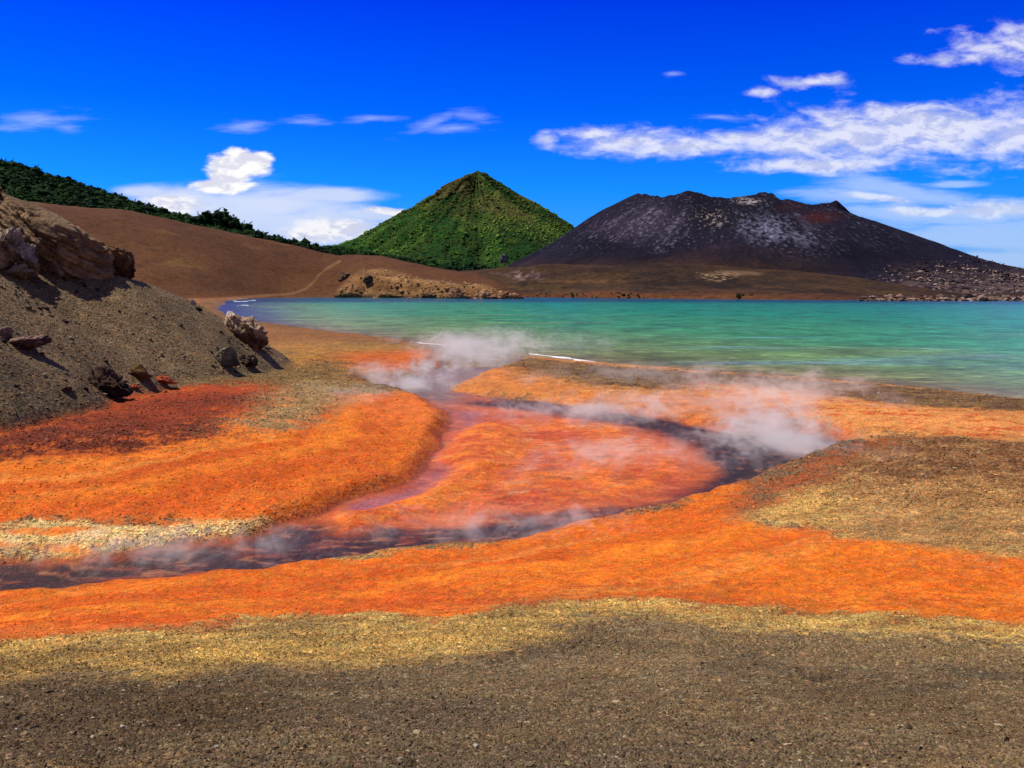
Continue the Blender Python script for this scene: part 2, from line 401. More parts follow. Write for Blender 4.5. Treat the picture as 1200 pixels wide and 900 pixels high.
# fbm-warped survey position used for all stain edges
wx = GX + GR * (.016 + .03 * sst(14, 6, GR)) * fbm(GX * .45, GY * .45, o=5, seed=61) + .12 * fbm(GX * 2.2, GY * 2.2, o=3, seed=62)
wy = GY + GR * (.030 + .03 * sst(14, 6, GR)) * fbm(GX * .45, GY * .45, o=5, seed=63) + .18 * fbm(GX * 2.2, GY * 2.2, o=3, seed=64)
nA = fbm(GX * .25, GY * .5, o=5, seed=71); nB = fbm(GX * 1.1, GY * 1.6, o=4, seed=72); nC = fbm(GX * 4, GY * 5, o=3, seed=73)
nF = fbm(GX * 14, GY * 14, o=2, seed=74)
rag = .9 * nC + .9 * nF + .8 * nB
def L3(c_): return np.array(lin(c_))
def blendc(C, m, c_): 
    m = np.clip(m, 0, 1)[:, None]; return C * (1 - m) + np.asarray(c_) * m
def two(a, b, t):
    t = np.clip(t, 0, 1)[:, None]; return L3(a) * (1 - t) + L3(b) * t
K_AL = .80                                              # photo tone of a sunlit surface -> its base colour
C = two((134, 112, 78), (110, 92, 66), .5 + .7 * nA)
C = blendc(C, sst(.1, .5, nB) * .5, L3((138, 112, 70)))
C = blendc(C, sst(.05, .5, fbm(GX * .5 + 4, GY * .8, o=5, seed=75)) * .6, L3((92, 78, 60)))
def zone(C, pts, z, soft, col, amt=1.0, off=0.0):
    P = catmull([hit(a, b)[:2] if z is None else at_z(a, b, z) for a, b in pts], 3)
    s_ = sdf(wx, wy, P, max(3, soft * 60))
    sw = soft * np.maximum(GR, 3) * .06
    return blendc(C, sst(-sw, sw, s_ + off + rag * sw) * amt, col)
gold = two((206, 168, 90), (142, 114, 66), .45 + .8 * nB + .4 * nC)
flow = fbm(DS * .75 + .8 * nA, GX * .05, o=5, seed=78)
orange = two((238, 132, 28), (206, 92, 14), .5 + .9 * flow + .3 * nA + .35 * nC)
orange = blendc(orange, sst(.15, .6, fbm(DS * 1.4 + 9 + nA, GX * .08, o=4, seed=79)) * .45, L3((232, 150, 66)))
redbr = two((150, 58, 20), (96, 46, 26), .5 + .9 * nA + .3 * nB)
tan_or = two((222, 150, 78), (178, 112, 58), .5 + .8 * nB)
brown = two((120, 82, 50), (92, 62, 40), .5 + .8 * nB)
crust = two((238, 200, 128), (234, 122, 36), sst(-.05, .25, fbm(GX * .5, GY * 2.2, o=5, seed=76) + .3 * nC))
pink = two((232, 126, 56), (172, 70, 26), .5 + .7 * nA + .5 * fbm(GX * .7, GY * 4.5, o=4, seed=81))
dark = two((50, 31, 34), (128, 62, 44), sst(.05, .6, fbm(GX * 1.2, GY * 3.5, o=4, seed=82)))
darkb = two((16, 13, 30), (34, 22, 36), .5 + .8 * nB)

# gold margin below the near orange band, then the band itself
C = zone(C, [(-300,840),(0,800),(100,778),(200,800),(300,778),(400,788),(500,772),(590,762),(630,752),(690,728),(780,722),(860,735),(950,742),(1050,746),(1200,752),(1500,770),(1500,640),(600,640),(-300,700)], None, .8, gold, .95)
C = zone(C, [(-300,800),(0,806),(150,800),(250,792),(430,784),(450,800),(360,830),(250,862),(120,905),(-300,920)], None, 1.5, two((84, 68, 48), (108, 88, 62), .5 + nB), .7)
C = zone(C, [(880,800),(1000,780),(1120,800),(1220,830),(1220,870),(1080,850),(940,840)], None, 2.0, two((88, 72, 50), (108, 88, 60), .5 + nB), .7)
C = zone(C, [(100,800),(200,815),(330,800),(300,840),(160,850)], None, 1.2, two((100, 80, 48), (70, 58, 40), .5 + nB), .7)
C = zone(C, [(-300,765),(0,748),(100,742),(150,735),(230,728),(270,722),(350,716),(420,717),(480,720),(530,727),(570,714),(600,706),(700,700),(800,703),(900,706),(960,714),(1050,716),(1200,726),(1500,740),(1500,640),(1200,652),(1127,643),(1053,634),(987,624),(943,614),(910,620),(866,602),(880,570),(905,556),(870,566),(830,576),(780,592),(740,600),(700,606),(640,622),(600,632),(500,643),(400,656),(300,667),(200,676),(100,685),(0,693),(-300,715)], None, .35, orange)
C = zone(C, [(0,735),(120,722),(250,728),(150,740),(0,752)], None, 1.2, L3((200, 78, 20)), .5)
C = zone(C, [(330,700),(480,690),(560,706),(480,718),(380,712)], None, 1.2, L3((196, 78, 20)), .6)
C = zone(C, [(560,712),(700,702),(900,708),(1100,716),(1200,726),(1200,712),(1050,700),(850,690),(700,690),(600,698)], None, 1.5, L3((170, 80, 24)), .55)
# dome on the right
C = zone(C, [(866,602),(905,578),(960,560),(1010,530),(1045,508),(1100,500),(1200,506),(1500,515),(1500,690),(1200,655),(1127,644),(1053,635),(987,625),(943,614),(910,620)], None, .3, two((188, 144, 86), (148, 108, 66), .5 + .8 * nB + .3 * nA))
C = zone(C, [(1000,540),(1050,512),(1120,508),(1220,512),(1500,520),(1500,590),(1200,568),(1080,556)], None, 3.0, two((128, 82, 48), (98, 62, 38), .5 + nA), .85)
C = zone(C, [(870,602),(905,585),(960,575),(990,600),(985,622),(943,612),(910,618)], None, .7, two((222, 180, 98), (186, 144, 76), .5 + nB), .85)
C = zone(C, [(1060,620),(1120,600),(1220,590),(1300,620),(1200,650),(1127,640)], None, 1.5, two((196, 150, 86), (150, 112, 64), .5 + nB), .7)
C = zone(C, [(850,590),(905,562),(960,543),(1010,520),(1040,510),(1030,522),(975,552),(920,577),(870,603)], None, .6, L3((164, 84, 40)), .8)
# spit between stream and bay
C = zone(C, [(524,456),(560,438),(600,424),(700,424),(800,433),(1000,447),(1200,467),(1500,500),(1500,530),(1200,517),(1100,512),(1040,508),(1000,515),(940,508),(880,506),(820,502),(740,487),(640,474),(560,464)], None, .25, tan_or)
C = zone(C, [(600,424),(700,427),(800,434),(1000,448),(1200,468),(1500,500),(1500,512),(1200,484),(1080,476),(960,466),(850,458),(740,455),(660,446),(590,436)], None, .5, two((140, 108, 66), (92, 66, 44), .5 + .9 * nB))
C = zone(C, [(524,456),(560,438),(600,430),(620,440),(700,458),(760,470),(700,478),(600,466)], None, .5, two((226, 132, 48), (196, 120, 62), .5 + nB), .8)
C = zone(C, [(720,468),(800,462),(880,468),(960,480),(900,500),(820,498),(760,486)], None, .8, two((222, 122, 44), (188, 108, 56), .5 + nB), .8)
C = zone(C, [(820,452),(900,454),(1000,470),(1120,484),(1200,496),(1250,506),(1120,508),(1000,494),(900,478)], None, .6, two((230, 152, 80), (200, 90, 34), sst(.1, .5, nC + nB)), .85)
# left shore flats
C = zone(C, [(300,378),(400,391),(470,400),(518,412),(505,430),(470,442),(436,449),(330,452),(250,452),(300,430),(310,408)], None, .5, two((186, 128, 52), (138, 104, 56), .5 + .9 * nB + .4 * nA))
C = zone(C, [(395,418),(450,412),(515,414),(512,424),(490,434),(450,440),(415,432)], None, .5, two((222, 108, 30), (180, 84, 30), .5 + nB), .9)
C = zone(C, [(300,392),(380,396),(440,402),(500,408),(440,408),(380,404),(320,402)], None, .6, two((196, 146, 70), (120, 92, 50), .5 + nC), .7)
C = zone(C, [(400,436),(440,436),(470,441),(440,447),(410,445)], None, .4, L3((136, 62, 34)), .8)
C = zone(C, [(-200,490),(0,474),(90,462),(240,438),(330,425),(400,425),(400,445),(320,450),(200,452),(60,470),(-200,510)], None, .6, two((128, 104, 60), (104, 88, 56), .5 + nB), .8)
# left orange field and its red-brown back slope
C = zone(C, [(-300,500),(0,480),(60,470),(150,458),(240,450),(330,452),(400,458),(450,458),(500,468),(525,488),(520,515),(505,540),(484,560),(430,577),(405,590),(370,604),(330,612),(250,614),(150,612),(0,616),(-300,630)], None, .3, orange)
C = zone(C, [(-300,505),(0,482),(60,471),(150,459),(240,450),(330,452),(345,470),(300,492),(260,505),(180,520),(100,531),(0,530),(-300,545)], None, .9, redbr)
C = zone(C, [(-300,520),(0,516),(100,520),(180,508),(270,492),(250,506),(180,520),(100,532),(0,532),(-300,545)], None, 1.0, L3((92, 34, 18)), .8)
C = zone(C, [(0,484),(100,466),(240,452),(300,455),(180,470),(60,484)], None, 1.0, L3((178, 66, 22)), .65)
C = zone(C, [(330,452),(380,446),(430,450),(452,458),(420,466),(385,486),(330,502),(275,502),(300,482)], None, .6, two((172, 142, 94), (140, 112, 68), .5 + nB))
C = zone(C, [(420,470),(470,466),(515,478),(524,492),(500,500),(450,490)], None, 1.0, L3((240, 128, 60)), .6)
C = zone(C, [(0,598),(160,590),(330,586),(430,560),(500,528),(480,560),(420,580),(330,608),(200,610),(0,612)], None, 1.2, L3((214, 92, 30)), .6)
# pale sinter crust along the left bank
C = zone(C, [(-300,640),(0,617),(130,611),(250,613),(325,612),(312,626),(300,632),(210,643),(140,651),(80,658),(0,662),(-300,682)], None, .35, crust)
C = zone(C, [(30,640),(120,632),(230,634),(200,644),(100,652),(0,656)], None, .7, L3((242, 200, 110)), .7)
rimw = .35 + .55 * sst(-.45, .0, GX / np.maximum(GY, .1))
rimw = np.where(GY < 20.2 + .36 * np.minimum(GX, 2), .95, rimw)
C = blendc(C, sst(-rimw, -.3 * rimw, DS + .15 * nC) * (GR < 40) * .8, two((204, 96, 26), (150, 66, 26), .5 + nB + .5 * nC))
# stream bed
m_s = sst(-.25, .15, DS)
bed = pink.copy()
def bz(bed, pts, soft, col, amt=1.0):
    P = catmull([at_z(a, b, SW) for a, b in pts], 3)
    sw = soft * GR * .06
    return blendc(bed, sst(-sw, sw, sdf(wx, wy, P, 5)) * amt, col)
bed = bz(bed, [(-300,640),(0,656),(140,648),(210,638),(300,628),(345,614),(400,612),(480,611),(545,611),(620,600),(700,598),(760,588),(830,574),(905,550),(990,520),(990,560),(780,620),(600,650),(300,690),(-300,750)], .35, dark)
bed = bz(bed, [(600,468),(640,466),(700,474),(780,485),(850,498),(890,500),(990,515),(980,540),(900,560),(850,575),(836,572),(842,556),(836,540),(812,522),(780,508),(730,498),(680,490),(620,480),(540,470)], .35, darkb)
bed = bz(bed, [(700,600),(760,586),(832,562),(850,560),(860,580),(780,600)], .5, darkb, .8)
bed = bz(bed, [(526,480),(535,492),(525,520),(505,550),(470,572),(430,582),(400,592),(405,602),(470,590),(515,570),(528,545),(522,532),(545,500),(560,480)], .3, two((170, 110, 120), (132, 84, 110), .5 + nB), .85)
bed = bz(bed, [(436,446),(520,405),(610,405),(600,440),(530,470),(500,470)], .8, two((96, 100, 120), (130, 120, 110), .5 + nB), .9)
bed = bz(bed, [(560,505),(640,490),(720,500),(790,530),(800,560),(740,580),(640,585),(560,580),(590,550),(610,520)], 1.0, two((226, 104, 28), (150, 52, 16), .5 + .8 * fbm(GX * .9, GY * 3.6, o=4, seed=84)), .8)
DBA = sdf(wx, wy, BAR, 4)
bart = two((238, 128, 36), (196, 80, 22), .5 + .9 * fbm(GX * .8, GY * .9, o=5, seed=87) + .4 * nC)
bart = blendc(bart, sst(.05, .5, fbm(GX * .7 + 8, GY * .8, o=5, seed=88) + .3 * nC) * .55, L3((236, 170, 118)))
bart = blendc(bart, sst(.2, .55, fbm(GX * .9 + 3, GY * 2.0, o=5, seed=89)) * .6, L3((112, 52, 38)))
bed = blendc(bed, sst(-.7, .7, DBA + .6 * nB) * .9, bart)
bed = blendc(bed, sst(-.8, .35, ISL + .3 * nB), two((240, 132, 28), (206, 86, 20), .5 + nB + .6 * nC))
bed = blendc(bed, sst(.25, .6, fbm(GX * 3.1, GY * 6, o=4, seed=85)) * .45, L3((104, 52, 40)))
bed = blendc(bed, sst(.2, .6, fbm(GX * 2.3 + 4, GY * 4.4, o=4, seed=86)) * .35, L3((238, 160, 110)))
C = blendc(C, m_s, bed)
C = blendc(C, np.exp(-((DS + .05) / .16) ** 2) * .45 * (GR < 45), L3((110, 52, 30)))      # wet rim
# cinders of the mound
cind = two((134, 110, 78), (106, 88, 64), .5 + .7 * nA + .4 * nB)
cind = blendc(cind, sst(.15, .5, fbm(GX * .12 + 3, GY * .2, o=4, seed=91)) * .55, L3((128, 84, 72)))
cind = blendc(cind, sst(.2, .6, fbm(GX * .3 + 9, GY * .3, o=4, seed=92)) * .5, L3((74, 64, 46)))
C = blendc(C, MM, cind)
# far-left beach behind the mound
C = blendc(C, sst(74, 95, GR) * (1 - MM), two((150, 98, 46), (106, 76, 44), .5 + .8 * nA + .6 * fbm(GX * .04, GY * .02, o=5, seed=77)))
# wet sand at the edge of the bay, and the lake bed
wetm = sst(-3.0, -.3, DL) * (DS < -.5)
C = blendc(C, wetm * .7, two((120, 92, 62), (96, 70, 46), .5 + nB))
C = blendc(C, sst(-.2, 1, DL), L3((120, 110, 70)))
fine = sst(.05, .30, C[:, 0] - 1.5 * C[:, 1]) * (GR < 120)
fine = np.maximum(fine, (m_s > .5) * .5)
gold_l = C * K_AL * (1.18 - .10 * fine[:, None])
grainy = sst(2600, 200, GR) * (1 - .45 * m_s * sst(.2, -.4, np.maximum(ISL, sdf(wx, wy, BAR, 4))))
wet = np.clip(wetm * .6 + sst(-.5, -.05, DS) * .5, 0, 1)
ground = mesh_np('ground', np.stack((GX, GY, GZ_), -1), grid_faces(len(RR), len(AZ), True), GROUND_MAT, gold_l, True, {'grainy': grainy * (1 - .45 * fine), 'wet': wet})
tag(ground, kind='structure')

# ------------------------------------------------------------------ water of the stream
def stream_water():
    m = bpy.data.materials.new('hot_spring_water'); m.use_nodes = True
    q = NT(m.node_tree); nt = m.node_tree; nt.nodes.remove(nt.nodes['Principled BSDF']); out = nt.nodes['Material Output']
    P = coord(q)
    mp = q.new('ShaderNodeMapping'); q.put(mp.inputs[0], P); mp.inputs['Scale'].default_value = (1.2, 3.0, 1)
    h = q.m('ADD', q.noise(mp.outputs[0], 2.6, 5, .62, .4), q.m('MULTIPLY', q.noise(mp.outputs[0], 9, 3, .6), .4))
    nb = q.bump(h, .9, .05)
    gl = q.new('ShaderNodeBsdfGlossy'); gl.inputs['Roughness'].default_value = .12; q.put(gl.inputs['Normal'], nb)
    gl.inputs['Color'].default_value = (.9, .9, .9, 1)
    tr = q.new('ShaderNodeBsdfTransparent'); tr.inputs['Color'].default_value = (.97, .94, .95, 1)
    fr = q.new('ShaderNodeFresnel'); fr.inputs[0].default_value = 1.28; q.put(fr.inputs['Normal'], nb)
    mx = q.new('ShaderNodeMixShader'); q.put(mx.inputs[0], q.m('MULTIPLY', fr.outputs[0], .26)); q.put(mx.inputs[1], tr.outputs[0]); q.put(mx.inputs[2], gl.outputs[0])
    q.put(out.inputs[0], mx.outputs[0])
    return m
selr = (RR > 10) & (RR < 75); sela = (AZ > -.75) & (AZ < .62)
ri, ai = np.where(selr)[0][::2], np.where(sela)[0][::2]
sr, sa = RR[ri], AZ[ai]
r2, a2 = np.meshgrid(sr, sa, indexing='ij'); X, Y = (r2 * np.sin(a2)).ravel(), (r2 * np.cos(a2)).ravel()
idx = (ri[:, None] * len(AZ) + ai[None]).ravel()
dsv = DS[idx]; keep = dsv > -.9
fc = grid_faces(len(sr), len(sa)); fc = fc[keep[fc].all(1)]
used_, inv = np.unique(fc, return_inverse=True)
tag(mesh_np('stream', np.stack((X, Y, stream_level(X, Y)), -1)[used_], inv.reshape(-1, 4), stream_water()), kind='structure')

# ------------------------------------------------------------------ the bay
def lake():
    r = np.concatenate((np.linspace(30, 130, 260), np.geomspace(131, 700, 260), [900, 1500, 3000, 6000, 9000]))
    a = np.radians(np.linspace(-34, 48, 420))
    r2, a2 = np.meshgrid(r, a, indexing='ij'); X, Y = (r2 * np.sin(a2)).ravel(), (r2 * np.cos(a2)).ravel()
    d = sdf(X, Y, LAKE, 400)
    w = 1 + .25 * fbm(X * .02, Y * .06, o=4, seed=101)
    D = d * w
    st = [(-5, (150, 124, 84)), (1.5, (140, 126, 84)), (5, (132, 142, 86)), (16, (118, 158, 98)), (40, (66, 156, 106)), (110, (26, 146, 116)), (260, (12, 130, 128)), (420, (8, 110, 130))]
    Cl = np.zeros((len(X), 3)); xs = [s_[0] for s_ in st]; cs = np.array([lin(s_[1]) for s_ in st])
    for k in range(3): Cl[:, k] = np.interp(D, xs, cs[:, k])
    R = np.hypot(X, Y)
    left = sst(-.22, -.33, X / Y) * sst(60, 170, R)
    Cl = blendc(Cl, left * .85, lin((18, 62, 140)))
    blu = sst(.1, .6, fbm(X * .05, Y * .22, o=5, seed=102)) * sst(0, 6, d) * sst(70, 30, d) * sst(.0, .3, X / Y)
    Cl = blendc(Cl, blu * .6, lin((110, 160, 180)))
    yel = sst(.1, .5, fbm(X * .03 + 5, Y * .12, o=4, seed=103)) * sst(120, 20, d) * sst(3, 12, d)
    Cl = blendc(Cl, yel * .5, lin((132, 158, 88)))
    Cl = blendc(Cl, sst(330, 420, R) * .8, lin((6, 66, 104)))
    f1 = sst(-.1, .2, d - 1.4 + .9 * fbm(X * .25, Y * .25, o=3, seed=104)) * sst(.9, .3, d - 1.4 + .9 * fbm(X * .25, Y * .25, o=3, seed=104))
    m, q, b = mat_base('bay_water', .16, .28)
    b.inputs['IOR'].default_value = 1.2
    P = coord(q)
    mp = q.new('ShaderNodeMapping'); q.put(mp.inputs[0], P); mp.inputs['Scale'].default_value = (.55, 1.3, 1)
    nb1 = q.noise(mp.outputs[0], 1.1, 6, .70, .5); nb2 = q.noise(mp.outputs[0], .16, 4, .6)
    fl = q.mr(nb1, .30, .72, .45, 1.62, False); fl2 = q.mr(nb2, .35, .68, .84, 1.16, False)
    mp3 = q.new('ShaderNodeMapping'); q.put(mp3.inputs[0], P); mp3.inputs['Scale'].default_value = (.22, .8, 1)
    nb3 = q.noise(mp3.outputs[0], .6, 5, .7, .6)
    mp4 = q.new('ShaderNodeMapping'); q.put(mp4.inputs[0], P); mp4.inputs['Scale'].default_value = (1.0, .8, 1)
    nb4 = q.noise(mp4.outputs[0], .13, 8, .80, .4)
    kk = q.m('MULTIPLY', q.m('MULTIPLY', q.m('MULTIPLY', fl, fl2), q.mr(nb3, .34, .68, .72, 1.3, False)), q.mr(nb4, .38, .62, .62, 1.45, False))
    cl = q.mix(1.0, attr(q, 'tone'), q.comb(kk, kk, kk), 'MULTIPLY')
    q.put(b.inputs['Base Color'], cl)
    q.put(b.inputs['Normal'], q.bump(q.m('ADD', nb1, q.m('MULTIPLY', nb3, 1.2)), 1.0, .6))
    return mesh_np('lake', np.stack((X, Y, np.zeros_like(X)), -1), grid_faces(len(r), len(a)), m, Cl * .97)
tag(lake(), kind='structure')

# surf line
def foam_mat():
    m, q, b = mat_base('surf_foam', .8, .2)
    q.put(b.inputs['Base Color'], q.mix(q.noise(coord(q), 3, 4), (.62, .66, .68, 1), (.86, .87, .86, 1)))
    return m
FOAM = foam_mat()
def surf(pts, w, seed, label):
    P = catmull([at_z(a, b, 0.02) for a, b in pts], 14, closed=False)
    N = len(P); t = np.gradient(P, axis=0); t /= np.linalg.norm(t, axis=1)[:, None]; nn = np.stack((-t[:, 1], t[:, 0]), -1)
    s_ = np.arange(N) / 3.0
    ww = w * .7 * np.clip(.18 + 1.9 * fbm(s_ * 1.3, s_ * 0, o=4, seed=seed), .02, 1) * np.clip(np.minimum(np.arange(N), N - 1 - np.arange(N)) / 8, .05, 1)
    rows = []
    for k_, zz in ((-1, .012), (-.5, .05), (0, .07), (.5, .05), (1, .012)):
        o_ = P + nn * (ww * k_)[:, None] + nn * (.3 * fbm(s_ * .7, s_ * 0 + 3, o=3, seed=seed + 1))[:, None]
        rows.append(np.column_stack((o_, np.full(N, zz))))
    o = mesh_np('surf', np.vstack(rows), grid_faces(5, N), FOAM)
    tag(o, label, 'surf', kind='stuff')
surf([(618,414.4),(640,417),(680,422),(722,428)], .85, 301, 'white line of surf breaking on the spit behind the steam')
surf([(470,400),(500,402.5),(530,405)], .7, 302, 'white surf at the mouth of the hot stream')
surf([(274,352.3),(280,353.5),(292,352.5),(300,351.5)], 3.0, 303, 'white surf in the far corner of the cove')
surf([(278,358.5),(284,357.5),(292,358.2)], 2.2, 304, 'patch of foam near the left shore of the cove')
surf([(845,436.5),(850,437),(858,437.4)], .3, 305, 'small white wave crest close to the right beach')

# ------------------------------------------------------------------ far land (each built in world metres from its skyline)
def px_of(X, Y, Z):
    dx_, dy_, dz_ = X, Y, Z - CAM_Z
    c_, s_ = math.cos(PITCH), math.sin(PITCH)
    fwd = dy_ * c_ - dz_ * s_; up = dy_ * s_ + dz_ * c_
    return 600 + F * dx_ / fwd, 450 - F * up / fwd
def land_material(name, scale, bumpd, contrast=.35, spec=.1):
    m, q, b = mat_base(name, .95, spec)
    P = coord(q)
    a = q.mr(q.noise(P, scale, 6, .65), .3, .7, 1 - contrast, 1 + contrast, False)
    v_ = q.mr(q.vor(P, scale * 2.2), 0, .7, 1 + contrast * .4, 1 - contrast * .4, False)
    k = q.m('MULTIPLY', a, v_)
    q.put(b.inputs['Base Color'], q.mix(1.0, attr(q, 'tone'), q.comb(k, k, k), 'MULTIPLY'))
    q.put(b.inputs['Normal'], q.bump(q.noise(P, scale * 1.6, 5, .65), .8, bumpd))
    return m
def hill(name, base, crest, nc, nr, shape, mat, colf, back=.5, nz=(.0, 1)):
    """base: (px, distance, z), crest: (px, py, distance)"""
    base = np.array(base, float); crest = np.array(crest, float)
    p = np.linspace(max(base[0, 0], crest[0, 0]), min(base[-1, 0], crest[-1, 0]), nc)
    bd = np.interp(p, base[:, 0], base[:, 1]); bz_ = np.interp(p, base[:, 0], base[:, 2])
    kk_ = np.hanning(2 * int(95 / (p[1] - p[0])) + 3); kk_ /= kk_.sum(); hw_ = len(kk_) // 2
    bd = np.convolve(np.pad(bd, hw_, mode='edge'), kk_, 'valid')
    cpy = np.interp(p, crest[:, 0], crest[:, 1]); cd = np.interp(p, crest[:, 0], crest[:, 2])
    cz = CAM_Z + (338 - cpy) / F * cd
    t = np.concatenate((np.linspace(0, 1, nr) ** 1.15, 1 + np.linspace(.03, 1, 30)))
    T, Pp = np.meshgrid(t, p, indexing='ij')
    Dd = bd + (cd - bd) * T
    X = (Pp - 600) / F * Dd; Y = Dd
    h = shape(np.clip(T, 0, 1), Pp)
    Z = bz_ + (cz - bz_) * h
    Z = np.where(T > 1, cz - (cz - bz_) * back * sst(1, 2, T) * 1.0, Z)
    fade = sst(0, .12, T)
    Z = Z + fade * nz[0] * fbm(X / nz[1], Y / nz[1], o=5, seed=131)
    X, Y, Z, Tf = X.ravel(), Y.ravel(), Z.ravel(), T.ravel()
    o = mesh_np(name, np.stack((X, Y, Z), -1), grid_faces(len(t), nc), mat, colf(X, Y, Z, Tf))
    return tag(o, kind='structure'), (X, Y, Z, Tf)

# brown ash hillside
ASH = land_material('ash_slope', .30, .8, .34)
def hs(T, P):
    cl = sst(395, 430, P)
    soft = .06 * T + .94 * (np.sin(np.pi / 2 * np.clip((T - .04) / .96, 0, 1)) ** 1.35)
    cliff = .42 * sst(0.0, .10, T) + .58 * np.sin(np.pi / 2 * T) ** 1.1
    return soft * (1 - cl) + cliff * cl
def hc(X, Y, Z, T):
    a = fbm(X * .012, Y * .012, o=5, seed=141); b_ = fbm(X * .06, Z * .12, o=4, seed=142)
    c_ = two((112, 74, 44), (92, 58, 36), .5 + .6 * a + .3 * b_)
    c_ = blendc(c_, sst(.15, .6, fbm(X * .02, Y * .02 + 7, o=4, seed=143)) * .5, L3((128, 96, 52)))
    px, py = px_of(X, Y, Z)
    c_ = blendc(c_, sst(.10, .0, T) * sst(410, 380, px) * .9, two((158, 84, 38), (120, 66, 34), .5 + b_))
    # cliff belt of the headland
    belt = sst(392, 402, px) * sst(.26, .12, T + .08 * b_ + .12 * a) * (.5 + .5 * sst(-.2, .2, b_))
    c_ = blendc(c_, sst(.25, .5, fbm(X * .09, Y * .09, o=4, seed=146)) * .35, L3((70, 48, 34)))
    c_ = blendc(c_, belt, two((190, 148, 98), (116, 80, 50), .5 + .9 * b_ + .5 * fbm(X * .02, Z * .6, o=3, seed=145) + .4 * fbm(X * .25, Z * .1, o=3, seed=144)))
    c_ = blendc(c_, sst(392, 402, px) * sst(.030, .012, T), L3((62, 44, 34)))
    # footpath up the slope
    path = np.array([(262, 350), (300, 347), (340, 344.5), (358, 339), (366, 332), (374, 322), (384, 314), (398, 306)], float)
    dmin = np.full(X.shape, 1e9)
    for i in range(len(path) - 1):
        p0, p1 = path[i], path[i + 1]; e = p1 - p0
        t = np.clip(((px - p0[0]) * e[0] + (py - p0[1]) * e[1]) / (e @ e), 0, 1)
        dmin = np.minimum(dmin, np.hypot(px - p0[0] - t * e[0], (py - p0[1] - t * e[1]) * 1.2))
    c_ = blendc(c_, sst(2.4, .3, dmin + 1.6 * b_) * .5 * (T < 1), L3((164, 122, 84)))
    return c_ * K_AL
BASE_H = [(-500,330,.6),(0,400,.6),(200,440,.6),(256,430,.4),(270,470,.2),(290,520,-.2),(330,560,-.3),(400,570,-.4),(500,530,-.4),(560,505,-.4),(612,490,-.4)]
CREST_H = [(-500,160,560),(0,232,640),(80,244,690),(150,250,720),(250,270,740),(350,289,760),(380,298,745),(400,300,735),(450,302,700),(480,308,665),(520,317,625),(560,322,585),(580,329,555),(598,340,525),(606,344,515),(612,349,505)]
_, HILL = hill('hillside', BASE_H, CREST_H, 760, 240, hs, ASH, hc, .5, (2.4, 34))

# lava shelf in front of the volcano
SHELF = land_material('lava_shelf', .22, 1.2, .55)
def ss_(T, P): return .10 * sst(0, .05, T) + .90 * (.35 * T + .65 * sst(.25, 1, T))
def sc(X, Y, Z, T):
    b_ = fbm(X * .03, Z * .3, o=5, seed=151); a = fbm(X * .008, Y * .008, o=4, seed=152)
    c_ = two((88, 66, 40), (48, 37, 28), .5 + .9 * b_ + .6 * a + .6 * fbm(X * .12, Y * .05, o=4, seed=156))
    c_ = blendc(c_, sst(.35, .05, T) * .8, two((112, 68, 40), (84, 54, 36), .5 + b_))
    c_ = blendc(c_, sst(.4, .8, T) * .6, two((70, 50, 32), (50, 36, 28), .5 + b_))
    px, py = px_of(X, Y, Z)
    def spot(cx, cy, rx, ry): return sst(1, .2, np.hypot((px - cx) / rx, (py - cy) / ry) - .5 * fbm(X * .12, Z * .25, o=4, seed=153))
    c_ = blendc(c_, spot(612, 322, 38, 8) * sst(-.25, .2, fbm(X * .3, Y * .1, o=4, seed=155)), two((150, 122, 122), (96, 72, 76), .5 + b_))
    c_ = blendc(c_, spot(838, 324, 34, 8) * .8 * sst(-.05, .25, fbm(X * .35, Y * .12, Z * .5, o=4, seed=154)), L3((186, 156, 118)))
    c_ = blendc(c_, spot(866, 320, 40, 4) * .4, L3((160, 130, 96)))
    c_ = blendc(c_, spot(680, 330, 60, 3) * .4, L3((130, 92, 60)))
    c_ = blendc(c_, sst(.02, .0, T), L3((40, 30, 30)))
    return c_ * K_AL
BASE_S = [(540,620,-.5),(600,600,-.5),(700,535,-.5),(800,490,-.5),(900,458,-.5),(1000,440,-.5),(1100,425,-.5),(1200,410,-.5),(1700,390,-.5)]
CREST_S = [(540,318,760),(600,314,740),(640,311,725),(700,310,720),(780,309,720),(850,312,710),(920,318,690),(1000,326,650),(1060,335,600),(1150,345,540),(1700,345,500)]
_, SHELFV = hill('shelf', BASE_S, CREST_S, 700, 180, ss_, SHELF, sc, .3, (2.2, 30))

